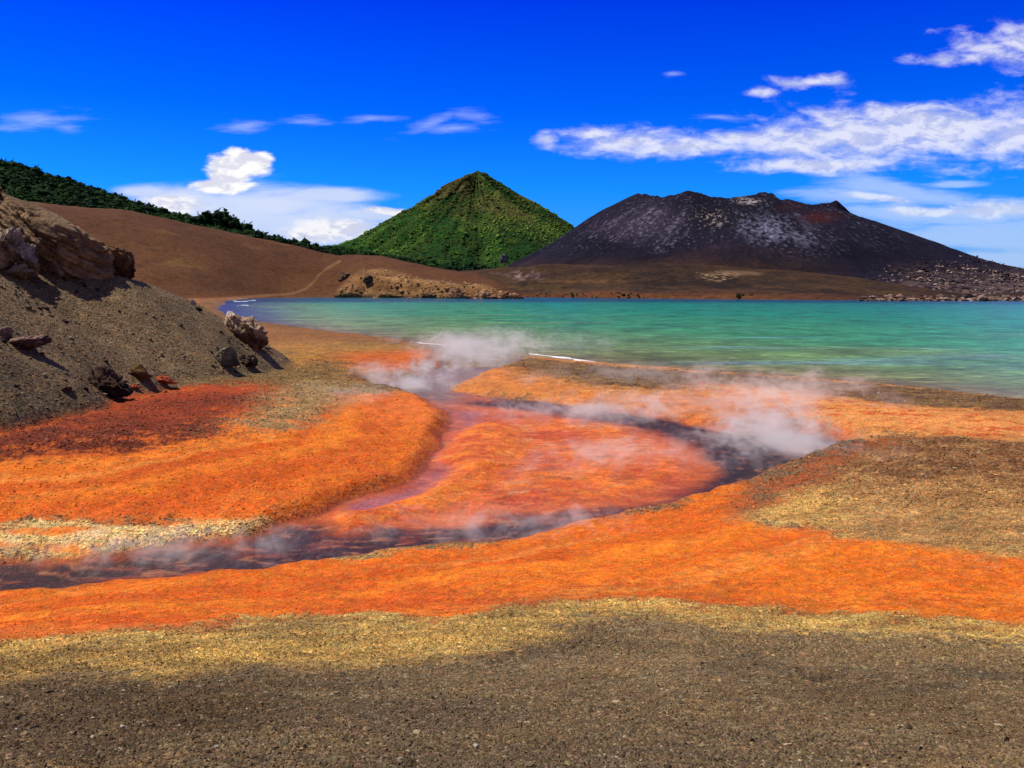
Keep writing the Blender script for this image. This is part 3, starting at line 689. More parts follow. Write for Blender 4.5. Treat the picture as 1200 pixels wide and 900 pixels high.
# ---- cones
def cone(name, cx, cy, left, right, front, rim_z, rim_r, nt_, nr, rmax, ridge, mat, colf, crater=0):
    """left/right/front: (radius, z) profiles outside the rim"""
    th = np.linspace(-math.pi, math.pi, nt_, endpoint=False)
    left, right, front = (np.array(a, float) for a in (left, right, front))
    rr = np.concatenate((np.linspace(0, rim_r, 26, endpoint=False), rim_r + (rmax - rim_r) * np.linspace(0, 1, nr) ** 1.25))
    R, TH = np.meshgrid(rr, th, indexing='ij')
    X = cx + R * np.cos(TH); Y = cy + R * np.sin(TH)
    zl, zr, zf = (np.interp(R, a[:, 0], a[:, 1]) for a in (left, right, front))
    wr = np.clip(np.cos(TH), 0, 1) ** 2; wl = np.clip(-np.cos(TH), 0, 1) ** 2; wf = 1 - wr - wl
    Z = zl * wl + zr * wr + zf * wf
    if crater:
        rim = rim_z(TH); nominal = zl[26] * wl[26] + zr[26] * wr[26] + zf[26] * wf[26]
        Z = Z + (rim - nominal)[...] * np.exp(-np.maximum(R - rim_r, 0) / (rim_r * .45))
        inn = np.clip(R / rim_r, 0, 1)
        Z = np.where(R < rim_r, rim - crater * (1 - inn ** 1.6), Z)
    s_ = R / rmax
    kx, ky = np.cos(TH) * ridge[1], np.sin(TH) * ridge[1]
    gul = fbm(kx, ky, R / ridge[2], o=4, seed=161, ridge=True)
    Z = Z + ridge[0] * (gul - ridge[4]) * sst(0, .06, s_) * sst(1.0, .55, s_) + ridge[3] * fbm(X / (25 if crater else 70), Y / (25 if crater else 70), o=5, seed=162) * sst(1, .6, s_)
    Xf, Yf, Zf = X.ravel(), Y.ravel(), Z.ravel()
    o = mesh_np(name, np.stack((Xf, Yf, Zf), -1), grid_faces(len(rr), nt_, True), mat, colf(Xf, Yf, Zf, gul.ravel(), R.ravel(), TH.ravel()))
    return tag(o, kind='structure'), (Xf, Yf, Zf)

VOL = land_material('dark_lava_slope', .22, .9, .45)
VC = (260.0, 1000.0)
def prof(pts, D, X0, sgn):
    return [(sgn * ((a - 600) / F * D - X0), CAM_Z + (338 - b) / F * D) for a, b in pts]
vl = prof([(745,229),(730,236),(700,251),(675,268),(640,290),(610,306),(585,318),(560,328),(520,338),(470,346)], VC[1], VC[0], -1)
vr = prof([(975,247),(1000,264),(1050,283),(1100,303),(1150,318),(1200,327.5),(1260,334),(1340,341),(1450,347)], VC[1], VC[0], 1)
vf = [(115, 114), (150, 92), (200, 62), (250, 33), (280, 20), (330, 12), (420, 4), (520, -2), (640, -8)]
rimx = np.array([(735,232),(745,229),(760,232),(775,233),(790,230),(803,227),(815,230),(830,233),(850,234),(865,233),(880,231),(890,228),(897,229),(905,234),(920,237),(935,241),(945,243),(957,242),(968,245),(975,248),(990,256)], float)
def rim_z(TH):
    Dn = VC[1] + 115 * np.sin(TH); X_ = VC[0] + 115 * np.cos(TH)
    p = 600 + F * X_ / Dn
    z = CAM_Z + (338 - np.interp(p, rimx[:, 0], rimx[:, 1])) / F * Dn
    return np.where(np.sin(TH) < 0, z, CAM_Z + (338 - 238) / F * 1000 + 0 * z)
def vcol(X, Y, Z, G, R, TH):
    a = fbm(X * .02, Y * .02, Z * .02, o=5, seed=171); b_ = fbm(np.cos(TH) * 26, np.sin(TH) * 26, R / 60, o=4, seed=172)
    sp = .95 * fbm(X * .45, Y * .45, Z * .3, o=4, seed=173) + .22 * b_
    c_ = two((32, 28, 48), (14, 12, 28), .5 + .8 * a + .4 * b_)
    px, py = px_of(X, Y, Z)
    def spot(cx, cy, rx, ry, k=.5): return sst(1.1, .1, np.hypot((px - cx) / rx, (py - cy) / ry) - k * a)
    st_ = sst(-.15, .45, b_ + .5 * sp)
    c_ = blendc(c_, spot(765, 262, 52, 30) * (.12 + .6 * sst(-.1, .45, .8 * sp + .25 * b_)), L3((128, 116, 142)))
    c_ = blendc(c_, spot(720, 268, 40, 14) * (.1 + .45 * sst(-.1, .45, sp)), L3((92, 78, 100)))
    c_ = blendc(c_, spot(905, 270, 74, 26) * sst(-.25, .4, sp + .3 * b_) * .7, L3((150, 148, 182)))
    c_ = blendc(c_, spot(940, 285, 60, 26) * sst(.0, .4, sp) * .5, L3((110, 106, 132)))
    c_ = blendc(c_, spot(835, 258, 40, 16) * sst(.2, .45, sp) * .8, L3((180, 160, 130)))
    c_ = blendc(c_, spot(800, 285, 70, 14) * sst(.15, .5, sp + .2 * b_) * .5, L3((120, 112, 140)))
    c_ = blendc(c_, spot(960, 256, 34, 12) * .75, two((96, 38, 26), (60, 28, 26), .5 + sp))
    c_ = blendc(c_, spot(925, 243, 26, 8) * .4, L3((70, 34, 28)))
    c_ = blendc(c_, spot(880, 236, 20, 5, .9) * sst(-.1, .2, sp) * .8, L3((200, 190, 190)))
    c_ = blendc(c_, sst(.22, .5, sp) * sst(30, 60, Z) * .35, L3((140, 136, 168)))
    ap = sst(1010, 1080, px) * sst(300, 340, py)
    c_ = blendc(c_, ap * sst(-.05, .35, sp) * .75, L3((150, 120, 104)))
    c_ = blendc(c_, sst(1110, 1180, px) * sst(308, 330, py) * .4, L3((104, 86, 82)))
    low = sst(44, 12, Z + 14 * a + 8 * sp) * sst(1020, 900, px)
    c_ = blendc(c_, low * .8, two((84, 56, 36), (54, 38, 30), .5 + a))
    return c_ * K_AL
_, VOLC = cone('volcano', VC[0], VC[1], vl, vr, vf, rim_z, 115, 1400, 230, 640, (2.0, 9.0, 60, 1.2, .2), VOL, vcol, crater=35)

GC = (-88.0, 2200.0)
gl_ = [(0, CAM_Z + (338 - 207) / F * 2200)] + prof([(548,208),(536,212),(530,215),(500,234),(485,244),(470,251),(440,268),(420,278),(400,285),(370,291),(330,297),(250,305),(150,320)], GC[1], GC[0], -1)
gr_ = [(0, CAM_Z + (338 - 207) / F * 2200)] + prof([(570,205),(582,210),(600,219),(620,231),(650,250),(672,266),(700,286),(740,306),(780,318),(860,330)], GC[1], GC[0], 1)
gf_ = [(0, 303), (60, 268), (130, 222), (220, 168), (320, 110), (430, 62), (560, 25), (760, 5), (900, 0)]
JUNGLE = land_material('jungle_slope', .07, 5.0, .45)
def gcol(X, Y, Z, G, R, TH):
    a = fbm(X * .006, Y * .006, Z * .006, o=5, seed=181); b_ = fbm(X * .035, Y * .035, Z * .035, o=4, seed=182)
    gg = fbm(np.cos(TH) * 7, np.sin(TH) * 7, R / 400, o=4, seed=183)
    c_ = two((40, 92, 28), (16, 50, 22), .5 + .8 * a + .5 * b_ - .5 * gg)
    c_ = blendc(c_, sst(.05, .5, b_ + gg * .5) * .6, L3((84, 122, 38)))
    up = sst(80, 240, Z)
    c_ = blendc(c_, up * sst(.0, .5, b_ + a) * .6, L3((112, 118, 52)))
    c_ = blendc(c_, up * sst(.25, .6, a + gg * .3) * .6, L3((116, 96, 64)))
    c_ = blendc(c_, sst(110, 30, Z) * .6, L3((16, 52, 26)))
    return c_ * K_AL * .9
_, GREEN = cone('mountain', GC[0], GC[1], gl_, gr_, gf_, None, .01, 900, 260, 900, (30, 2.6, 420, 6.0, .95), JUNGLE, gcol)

WOODG = land_material('wooded_slope', .12, 2.0, .4)
def fs(T, P): return T ** .9
def fc_(X, Y, Z, T):
    a = fbm(X * .02, Y * .02, o=4, seed=191)
    return two((24, 56, 24), (14, 34, 18), .5 + a) * K_AL
BASE_F = [(-500,700,10),(620,820,5)]
CREST_F = [(-500,70,960),(-100,162,1020),(0,192,1040),(50,206,1050),(100,221,1060),(150,237,1070),(200,254,1080),(240,262,1090),(270,267,1100),(300,275,1110),(330,283,1120),(360,290,1130),(400,295,1140),(500,312,1150),(620,325,1150)]
_, RIDGE = hill('ridge', BASE_F, CREST_F, 300, 100, fs, WOODG, fc_, .5, (3, 50))

# ------------------------------------------------------------------ canopy: merged crowns of a far wood
def ico(sub):
    import bmesh
    bm = bmesh.new(); bmesh.ops.create_icosphere(bm, subdivisions=sub, radius=1)
    V = np.array([v.co[:] for v in bm.verts]); Fc = np.array([[v.index for v in f.verts] for f in bm.faces]); bm.free()
    return V, Fc
rng = np.random.default_rng(7)
LEAF = None
def leaf_mat():
    m, q, b = mat_base('far_foliage', .9, .1)
    P = coord(q); k = q.mr(q.noise(P, .5, 4, .7), .3, .7, .6, 1.4, False)
    q.put(b.inputs['Base Color'], q.mix(1.0, attr(q, 'tone'), q.comb(k, k, k), 'MULTIPLY'))
    q.put(b.inputs['Normal'], q.bump(q.noise(P, 1.1, 4, .7), 1.0, 1.2))
    return m
LEAF = leaf_mat()
def canopy(name, pts, size, cols, label, seed, leaves=26):
    """each crown = a lumpy core plus loose leafy flakes around it; all merged because nobody could count them"""
    V0, F0 = ico(1); N = len(pts); r = np.random.default_rng(seed)
    s_ = size * r.lognormal(0, .26, N)
    v = V0[None] * (1 + .35 * r.standard_normal((N, len(V0), 1)) * .6)
    v = v * s_[:, None, None] * np.array((1, 1, .8)) * np.stack((r.uniform(.8, 1.3, N), r.uniform(.8, 1.3, N), r.uniform(.8, 1.25, N)), -1)[:, None]
    v = v + pts[:, None] + np.array((0, 0, .35)) * s_[:, None, None]
    f = F0[None] + (np.arange(N) * len(V0))[:, None, None]
    cv = np.repeat(cols[:, None], len(V0), 1) * r.uniform(.75, 1.25, (N, len(V0), 1))
    # flakes
    K_ = leaves
    d = r.standard_normal((N, K_, 3)); d /= np.linalg.norm(d, axis=2, keepdims=True); d[..., 2] = np.abs(d[..., 2]) * 1.0 - .15
    c_ = pts[:, None] + d * s_[:, None, None] * r.uniform(.85, 1.3, (N, K_, 1)) * np.array((1, 1, .85)) + np.array((0, 0, .35)) * s_[:, None, None]
    t_ = r.standard_normal((N, K_, 3, 3)) * (s_ * .26)[:, None, None, None]
    fv = (c_[:, :, None] + t_).reshape(-1, 3)
    ff = np.arange(N * K_ * 3).reshape(-1, 3) + N * len(V0)
    fcv = np.repeat(cols[:, None], K_ * 3, 1) * np.repeat(r.uniform(.6, 1.5, (N, K_, 1)), 3, 1)
    o = mesh_np(name, np.vstack((v.reshape(-1, 3), fv)), np.vstack((f.reshape(-1, 3), ff)), LEAF, np.vstack((cv.reshape(-1, 3), fcv.reshape(-1, 3))), False)
    return tag(o, label, 'wood', kind='stuff')
def scatter_on(H, n_, f, c=None):
    X, Y, Z = H[:3]; ok = np.where(f(X, Y, Z))[0]; w_ = None
    if c is not None: w_ = np.hypot(X[ok] - c[0], Y[ok] - c[1]); w_ = w_ ** 1.2; w_ /= w_.sum()
    i = rng.choice(ok, min(n_, len(ok)), replace=c is not None, p=w_)
    return np.stack((X[i] + rng.uniform(-3, 3, len(i)), Y[i] + rng.uniform(-3, 3, len(i)), Z[i]), -1)
def tints(P, k, pal, seed):
    a = fbm(P[:, 0] * k, P[:, 1] * k, P[:, 2] * k, o=3, seed=seed) + rng.uniform(-.35, .35, len(P))
    a = np.clip(.5 + a, 0, 1)[:, None]; lo_, hi_ = (L3(c_) for c_ in pal)
    return (lo_ * (1 - a) + hi_ * a) * K_AL
p = scatter_on(RIDGE, 17000, lambda X, Y, Z: (np.abs(X / Y + .35) < .42) & (px_of(X, Y, Z)[0] < 640) & (Z > 15))
canopy('forest', p, 3.6, tints(p, .02, ((10, 32, 16), (42, 82, 32)), 201), 'dark green wood along the ridge behind the brown hillside', 11, 16)
# the bushy knoll that steps out of the ridge line
kn = at_y(258, 262, 1090)
p = np.stack((kn[0] + rng.normal(0, 18, 160), kn[1] - 10 + rng.normal(0, 12, 160), kn[2] + 1 + rng.uniform(-4, 6, 160)), -1)
p[:, 2] -= ((p[:, 0] - kn[0]) / 18) ** 2 * 3
canopy('grove', p, 4.4, tints(p, .03, ((12, 34, 14), (44, 80, 30)), 202), 'rounded clump of trees standing proud of the wooded ridge', 12, 18)
p = scatter_on(GREEN, 46000, lambda X, Y, Z: (Y < GC[1] + 40) & (Z > 4), GC)
up = sst(60, 260, p[:, 2])[:, None]
cg = tints(p, .008, ((24, 68, 26), (122, 160, 60)), 203) * (1 - up * .0)
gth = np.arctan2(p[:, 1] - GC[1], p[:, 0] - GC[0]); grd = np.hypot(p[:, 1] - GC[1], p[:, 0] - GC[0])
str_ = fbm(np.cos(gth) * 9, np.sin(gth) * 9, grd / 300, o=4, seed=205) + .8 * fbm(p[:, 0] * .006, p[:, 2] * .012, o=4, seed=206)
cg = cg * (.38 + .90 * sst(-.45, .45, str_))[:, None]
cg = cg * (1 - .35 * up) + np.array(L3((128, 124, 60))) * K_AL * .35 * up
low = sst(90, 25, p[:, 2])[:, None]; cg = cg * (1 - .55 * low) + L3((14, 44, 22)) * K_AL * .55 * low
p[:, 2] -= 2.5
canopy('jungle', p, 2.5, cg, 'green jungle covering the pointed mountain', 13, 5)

# ------------------------------------------------------------------ rocks
def rock_mat(name, bumps=(1.0, .06), sc=1.0):
    m, q, b = mat_base(name, .92, .15)
    P = coord(q); k = q.mr(q.noise(P, 5 * sc, 6, .7), .3, .7, .5, 1.5, False)
    q.put(b.inputs['Base Color'], q.mix(1.0, attr(q, 'tone'), q.comb(k, k, k), 'MULTIPLY'))
    h = q.m('ADD', q.noise(P, 3 * sc, 8, .7), q.m('MULTIPLY', q.vor(P, 2.5 * sc, 'DISTANCE_TO_EDGE'), .8))
    q.put(b.inputs['Normal'], q.bump(h, bumps[0], bumps[1] * 3))
    return m
ROCK = rock_mat('weathered_rock'); BIGROCK = rock_mat('outcrop_rock', (1.0, .10), 1.0); FARROCK = rock_mat('headland_rock', (1, 1.0), .06)
_ico = {}
def rock(name, loc, size, seed, lo_, hi_, top=None, rough=.35, freq=1.6, sub=4, rot=0.0, mat=None, flat=.35, tilt=0.0, top_amt=.8, strata=.15):
    if sub not in _ico: _ico[sub] = ico(sub)
    V, Fc = _ico[sub]
    x, y, z = V.T; o = seed * 3.17
    # angular facets: clip the sphere with random planes, then roughen
    r = np.random.default_rng(seed); v = V.copy()
    for k in range(16):
        nrm = r.standard_normal(3); nrm /= np.linalg.norm(nrm); dd = r.uniform(.48, .85)
        s_ = v @ nrm - dd; v = v - np.clip(s_, 0, None)[:, None] * nrm * .92
    d = fbm(x * freq + o, y * freq + o, z * freq + 5 + o, o=6, seed=seed, gain=.55) * rough * .8 - rough * .45 * sst(.35, .8, fbm(x * freq * 2.0 + o, y * freq * 2.0, z * freq * 3.4 + 9 + o, o=4, seed=seed + 3, ridge=True)) + rough * strata * fbm(x * .7 + o, y * .7, z * 7 + 2 * x + o, o=3, seed=seed + 5)
    v = v * (1 + d)[:, None]
    v[:, 2] = np.where(v[:, 2] < -flat, -flat + (v[:, 2] + flat) * .25, v[:, 2])
    v = v * np.array(size) / 2
    if tilt: c_, s_ = math.cos(tilt), math.sin(tilt); v = np.stack((v[:, 0] * c_ + v[:, 2] * s_, v[:, 1], -v[:, 0] * s_ + v[:, 2] * c_), -1)
    a = np.clip(.5 + .9 * fbm(x * 2.2 + o, y * 2.2, z * 2.2 + 2, o=5, seed=seed + 7) + .5 * d / max(rough, .01) * .6, 0, 1)[:, None]  # recessed parts take the darker tone: cavity shade put into the colour
    c_ = L3(lo_) * (1 - a) + L3(hi_) * a
    if top is not None:
        t = sst(.15, .6, V[:, 2] + .7 * fbm(x * 1.5 + o, y * 1.5, z * 1.5 + 4, o=4, seed=seed + 9)) * top_amt
        c_ = c_ * (1 - t[:, None]) + L3(top) * t[:, None]
    ob = mesh_np(name, v, Fc, mat or ROCK, c_ * K_AL, sub >= 4)
    ob.location = loc; ob.rotation_euler = (0, 0, rot)
    return ob
def on_ground(px, py, sink=.1):
    x, y, z = hit(px, py); return (x, y, z - sink)

# outcrop above the scree: a sloping crag with overhangs, its pale weathered boss and a broken foot
def outcrop():
    root = bpy.data.objects.new('crag', None); COL.objects.link(root)
    b = at_y(60, 303, 47.2); root.location = tuple(b)
    tag(root, 'large tan weathered rock outcrop with black overhangs on top of the scree mound', 'rock outcrop')
    def part(nm, px, py, Y, size, seed, *a, **k):
        p_ = at_y(px, py + 3, Y + 2.2) - b
        o = rock(nm, tuple(p_), size, seed, *a, mat=BIGROCK, **k); o.parent = root; return o
    part('slab', 52, 282, 46.3, (11.0, 6.5, 3.6), 51, (96, 80, 64), (188, 158, 122), (150, 120, 88), strata=.45, rough=.30, freq=1.5, sub=6, tilt=.50, flat=.9, top_amt=.5)
    part('slab', -60, 225, 45.5, (9.0, 7, 5.0), 52, (106, 82, 58), (186, 150, 110), (150, 120, 90), strata=.45, rough=.28, sub=5, tilt=.42, flat=.9, top_amt=.5)
    part('boss', 6, 286, 42.6, (2.1, 1.8, 2.6), 53, (84, 68, 58), (214, 190, 164), (222, 200, 176), rough=.5, freq=2.4, sub=5, tilt=.2, flat=1)
    part('boss', 30, 300, 42.8, (1.5, 1.5, 1.9), 54, (70, 56, 50), (206, 184, 160), (214, 194, 168), rough=.5, freq=2.4, sub=5, flat=1)
    part('boss', 22, 318, 42.4, (1.7, 1.4, 1.1), 59, (70, 54, 46), (190, 168, 120), (196, 172, 146), rough=.5, freq=2.4, sub=5, flat=1)
    part('ledge', 96, 298, 47.2, (4.6, 3.0, 2.0), 55, (84, 64, 46), (170, 136, 96), None, rough=.4, freq=1.8, sub=5, tilt=.35, flat=1)
    part('ledge', 138, 304, 48.6, (2.9, 2.6, 2.1), 56, (34, 24, 20), (110, 80, 56), (140, 108, 76), rough=.4, sub=5, tilt=.5, flat=1)
    part('ledge', 20, 326, 43.0, (3.0, 1.6, 1.1), 155, (26, 20, 18), (92, 76, 62), (120, 98, 78), rough=.5, freq=2.2, sub=5, tilt=.3, flat=1)
    part('ledge', 52, 322, 44.6, (2.2, 1.4, .9), 156, (24, 18, 16), (80, 64, 52), (150, 126, 104), rough=.5, freq=2.2, sub=5, tilt=.3, flat=1)
    part('rubble', 118, 318, 47.2, (1.1, .8, .5), 57, (100, 76, 56), (160, 130, 100), None, rough=.4, sub=4)
    part('rubble', 72, 308, 46.0, (1.4, .9, .6), 58, (110, 86, 64), (170, 140, 110), None, rough=.4, sub=4)
outcrop()

def boulder(name, px, py, size, seed, lo_, hi_, top, label, cat='boulder', **k):
    x, y, z = hit(px, py)
    o = rock(name, (x, y + size[1] * .35, gz(x, y + size[1] * .35) + size[2] * .12), size, seed, lo_, hi_, top, **k)
    return tag(o, label, cat)
boulder('boulder', 116, 458, (2.0, 1.7, 1.7), 61, (18, 13, 14), (60, 44, 40), (140, 108, 84), 'big black craggy boulder with a tan cap at the foot of the scree mound', rough=.6, freq=2.0, sub=5, top_amt=.25)
boulder('boulder', 20, 410, (1.9, 1.5, 1.2), 62, (50, 34, 36), (120, 92, 86), (176, 146, 130), 'dark purple boulder with a pale top at the left edge of the photo', rough=.45, freq=2.0, sub=5, rot=.4, tilt=-.25)
boulder('boulder', 287, 403, (3.6, 2.4, 3.0), 63, (26, 15, 12), (140, 98, 72), (206, 174, 144), 'large brown boulder with its shaded underside painted black beside the cove', rough=.5, freq=2.0, sub=5, tilt=.45, top_amt=.85)  # pale top and black low tones put light and shade into its colour
boulder('boulder', 268, 384, (1.4, 1.2, 2.0), 64, (160, 128, 112), (222, 200, 180), (226, 208, 190), 'pale pinkish white boulder leaning on the left of the large brown one', rough=.3, sub=4)
boulder('boulder', 259, 430, (1.9, 1.5, 1.55), 65, (74, 66, 54), (126, 118, 98), (136, 130, 108), 'round grey boulder below the large brown one', rough=.25, freq=2, sub=5)
boulder('boulder', 288, 431, (1.7, 1.2, 1.15), 66, (44, 32, 28), (104, 84, 70), (112, 94, 78), 'low dark jagged boulder right of the round grey one', rough=.5, freq=2, sub=5)
boulder('boulder', 160, 446, (1.3, 1.1, 1.0), 67, (92, 60, 34), (136, 100, 56), (120, 96, 58), 'olive brown boulder right of the black craggy boulder', rough=.35, sub=4)
boulder('boulder', 188, 451, (1.6, .9, .65), 68, (136, 58, 32), (196, 96, 62), (204, 104, 70), 'flat rust red boulder at the edge of the orange ground', rough=.35, sub=4)
boulder('boulder', 155, 457, (.8, .5, .3), 69, (150, 62, 30), (196, 90, 50), None, 'small rust red rock in front of the olive brown boulder', 'rock', rough=.35, sub=4)
boulder('boulder', 224, 356, (.6, .5, .6), 70, (140, 122, 104), (206, 190, 170), None, 'pale grey stone on the skyline of the scree mound', 'stone', rough=.35, sub=3)
boulder('boulder', 231, 364, (.7, .5, .5), 71, (36, 28, 26), (84, 70, 60), None, 'dark stone on the skyline just below the pale grey one', 'stone', rough=.35, sub=3)
boulder('boulder', 310, 409, (.9, .7, .5), 72, (84, 76, 66), (140, 126, 106), None, 'small grey stone at the right foot of the large brown boulder', 'stone', rough=.35, sub=3)
boulder('boulder', 74, 459, (.7, .6, .4), 73, (70, 54, 46), (110, 88, 74), None, 'low brown stone left of the black craggy boulder', 'stone', rough=.35, sub=3)
boulder('boulder', 4, 396, (.8, .7, .9), 74, (96, 76, 70), (190, 164, 146), None, 'pale stone cut by the left edge behind the dark purple boulder', 'stone', rough=.4, sub=4)
o_ = at_z(212, 349, .8)
tag(rock('boulder', (o_[0], o_[1] + 1, 2.0), (13, 8, 5), 75, (30, 22, 18), (66, 46, 34), None, rough=.5, mat=FARROCK), 'lone dark rock on the far beach behind the mound', 'rock')

# small pale stones strewn over the mound
K1 = rock('stone', (0, 0, 0), (.20, .17, .13), 91, (130, 110, 90), (196, 178, 150), None, sub=2, rough=.3)
K2 = rock('stone', (0, 0, 0), (.28, .22, .16), 92, (46, 36, 32), (92, 74, 62), None, sub=2, rough=.3)
rs = random.Random(4)
spots = [(92,381,'pale stone high on the left half of the scree mound'),(140,366,'dark stone near the middle top of the scree mound'),(129,403,'pale stone just above the black craggy boulder'),
 (83,398,'pale stone between the purple boulder and the black craggy one'),(60,372,'dark stone on the upper left of the scree mound'),(176,398,'pale stone low on the scree mound above the red boulder'),
 (66,352,'pale stone right below the rock outcrop'),(190,420,'dark stone on the cinders above the red boulder'),(52,440,'pale stone left of the black craggy boulder'),(215,420,'pale stone left of the round grey boulder'),
 (180,372,'pale stone on the right half of the scree mound'),(20,455,'dark stone in the lower left corner of the scree'),(212,384,'dark stone under the right skyline of the mound'),(30,352,'pale stone below the left end of the rock outcrop')]
for i, (a, b_, lab) in enumerate(spots):
    dk = lab.startswith('dark'); src = K2 if dk else K1
    o = src if src.get('label') is None else src.copy()
    if o is not src: COL.objects.link(o)
    x, y, z = hit(a, b_); o.location = (x, y, z + .03); o.rotation_euler = (rs.uniform(-.3, .3), rs.uniform(-.3, .3), rs.uniform(0, 6))
    k = rs.uniform(.7, 1.5); o.scale = (k, k * rs.uniform(.8, 1.1), k * rs.uniform(.7, 1.1))
    tag(o, lab, 'stone', 'stones strewn over the scree mound')

# rocks of the headland
_hp = px_of(*HILL[:3])
def on_hill(a, b_):
    d = np.hypot(_hp[0] - a, _hp[1] - b_) + (HILL[3] > 1) * 1e3 + HILL[1] * .002
    i = int(np.argmin(d)); return (float(HILL[0][i]), float(HILL[1][i]), float(HILL[2][i]))
for i, (a, b_, w, h, dep, Y, lab, lo_, hi_) in enumerate([
    (405, 325, 15, 11, 8, 590, 'grey rocks half way up the headland slope, left end', (88, 66, 54), (164, 136, 112)),
    (432, 328, 11, 9, 8, 585, 'dark grey crag below the path end on the headland', (50, 38, 34), (140, 116, 98)),
    (420, 340, 34, 9, 9, 572, 'low tan cliff at the left of the headland', (112, 82, 50), (178, 138, 92)),
    (468, 341, 30, 8, 9, 560, 'pale yellow cliff in the middle of the headland', (130, 96, 58), (196, 156, 108)),
    (505, 342, 22, 10, 9, 540, 'rough brown cliff right of the pale yellow one', (92, 66, 44), (170, 130, 96)),
    (538, 343, 22, 9, 9, 522, 'pink tan cliff near the tip of the headland', (110, 76, 56), (196, 148, 116)),
    (570, 341, 14, 13, 9, 506, 'tall pale rock stack at the tip of the headland', (150, 110, 78), (226, 182, 138)),
    (590, 345, 17, 9, 8, 498, 'sloping tan rock in the water at the very tip of the headland', (112, 76, 54), (196, 144, 108)),
    (590, 304, 7, 5, 8, 1700, 'grey rock showing through the green wood below the mountain', (90, 86, 88), (150, 146, 146))]):
    p_ = on_hill(a, b_) if Y < 1000 else at_y(a, b_, Y)
    k = p_[1] / 998 * 1.15 if Y < 1000 else 3
    if Y < 1000 and b_ >= 338:
        zt = CAM_Z + (338 - (b_ - h * .62)) / F * p_[1]; p_ = (p_[0], p_[1] - 1.5, 0.0); h = zt * 2 / k / 1.3; w *= 1.35
    tag(rock('cliff', tuple(p_), (w * k * 1.3, dep, h * k * 1.3), 110 + i, lo_, hi_, None, rough=.45, freq=2.4, sub=5, mat=FARROCK, flat=.8), lab, 'cliff')
for i, (a, Y) in enumerate([(548, 500), (578, 494), (600, 492), (606, 490)]):
    p_ = at_y(a, 349, Y)
    tag(rock('sea_rock', tuple(p_), (6 + i % 2 * 3, 4, 2.4), 130 + i, (34, 26, 22), (84, 60, 44), None, rough=.5, sub=3, mat=FARROCK),
        ['low dark rock awash below the pink tan cliff', 'dark rock awash below the tall pale stack', 'dark rock awash left of the headland tip', 'outermost dark rock awash off the headland tip'][i], 'rock')

# blocks of lava strewn over the right-hand apron of the volcano
def rubble_field(name, pts, size, pal, label, seed, cat='rubble'):
    V0, F0 = ico(1); N = len(pts); r = np.random.default_rng(seed)
    s_ = size * r.lognormal(0, .5, N)
    v = V0[None] * r.uniform(.65, 1.2, (N, len(V0), 1)) * s_[:, None, None] * np.stack((r.uniform(.8, 1.6, N), r.uniform(.8, 1.3, N), r.uniform(.5, 1, N)), -1)[:, None] + pts[:, None]
    cols = np.array([lin(c_) for c_ in pal])[r.integers(0, len(pal), N)] * K_AL
    cv = np.repeat(cols[:, None], len(V0), 1) * r.uniform(.8, 1.2, (N, len(V0), 1))
    return tag(mesh_np(name, v.reshape(-1, 3), (F0[None] + (np.arange(N) * len(V0))[:, None, None]).reshape(-1, 3), ROCK, cv.reshape(-1, 3), False), label, cat, kind='stuff')
X, Y, Z = VOLC[:3]; px, py = px_of(X, Y, Z)
wgt = sst(990, 1150, px) * sst(296, 335, py) * (Z > .3) * (Y < 1000) * (px < 1330) * (.15 + sst(-.1, .3, fbm(X * .03, Y * .03, o=4, seed=211)))
i = rng.choice(len(X), 9000, p=wgt / wgt.sum(), replace=True)
rubble_field('lava_rubble', np.stack((X[i] + rng.uniform(-4, 4, len(i)), Y[i] + rng.uniform(-4, 4, len(i)), Z[i]), -1), .55,
             [(196, 176, 164), (110, 92, 90), (60, 50, 56), (34, 28, 36), (150, 128, 118), (44, 36, 44), (30, 24, 32)], 'pale and dark lava blocks strewn over the right foot of the volcano', 212)
ux = rng.uniform(1005, 1330, 2600); Yd = rng.uniform(405, 480, 2600)
rubble_field('shore_rubble', np.stack(((ux - 600) / F * Yd, Yd, rng.uniform(0, 1.5, 2600) * (.2 + sst(400, 480, Yd))), -1), .6,
             [(176, 150, 134), (110, 90, 82), (54, 42, 44), (40, 30, 34), (150, 120, 104)], 'band of broken rock along the far right shore', 213)

X, Y, Z, T = HILL; px, py = px_of(X, Y, Z)
wgt = sst(388, 400, px) * sst(616, 606, px) * (T < .3) * sst(.30, .10, T + .1 * fbm(X * .05, Y * .05, o=3, seed=221)) * (Z > -.3)
i = rng.choice(len(X), 700, p=wgt / wgt.sum())
rubble_field('headland_rubble', np.stack((X[i] + rng.uniform(-1, 1, 700), Y[i] + rng.uniform(-1, 1, 700), Z[i] - .2), -1), .6,
             [(190, 148, 104), (150, 112, 78), (96, 68, 46), (206, 166, 126), (140, 104, 68), (172, 130, 88)], 'broken tan rock littering the low cliffs of the headland', 222)
foot = []
for a, b_, sp_, n_ in ((116, 455, 22, 90), (20, 405, 24, 60), (286, 402, 24, 70), (270, 430, 20, 60), (90, 330, 60, 160), (180, 455, 30, 60), (20, 345, 40, 90)):
    x, y, z = hit(a, b_)
    for _ in range(n_):
        q_ = (x + rng.normal(0, sp_ / F * y * .6), y + rng.normal(0, 1.1)); foot.append(q_)
foot = np.array(foot); fz = ground_parts(foot[:, 0], foot[:, 1])[0]
rubble_field('slope_rubble', np.column_stack((foot, fz)), .055, [(120, 98, 76), (84, 68, 54), (150, 126, 100), (54, 42, 38)], 'broken bits of rock littering the slope round the boulders', 231)

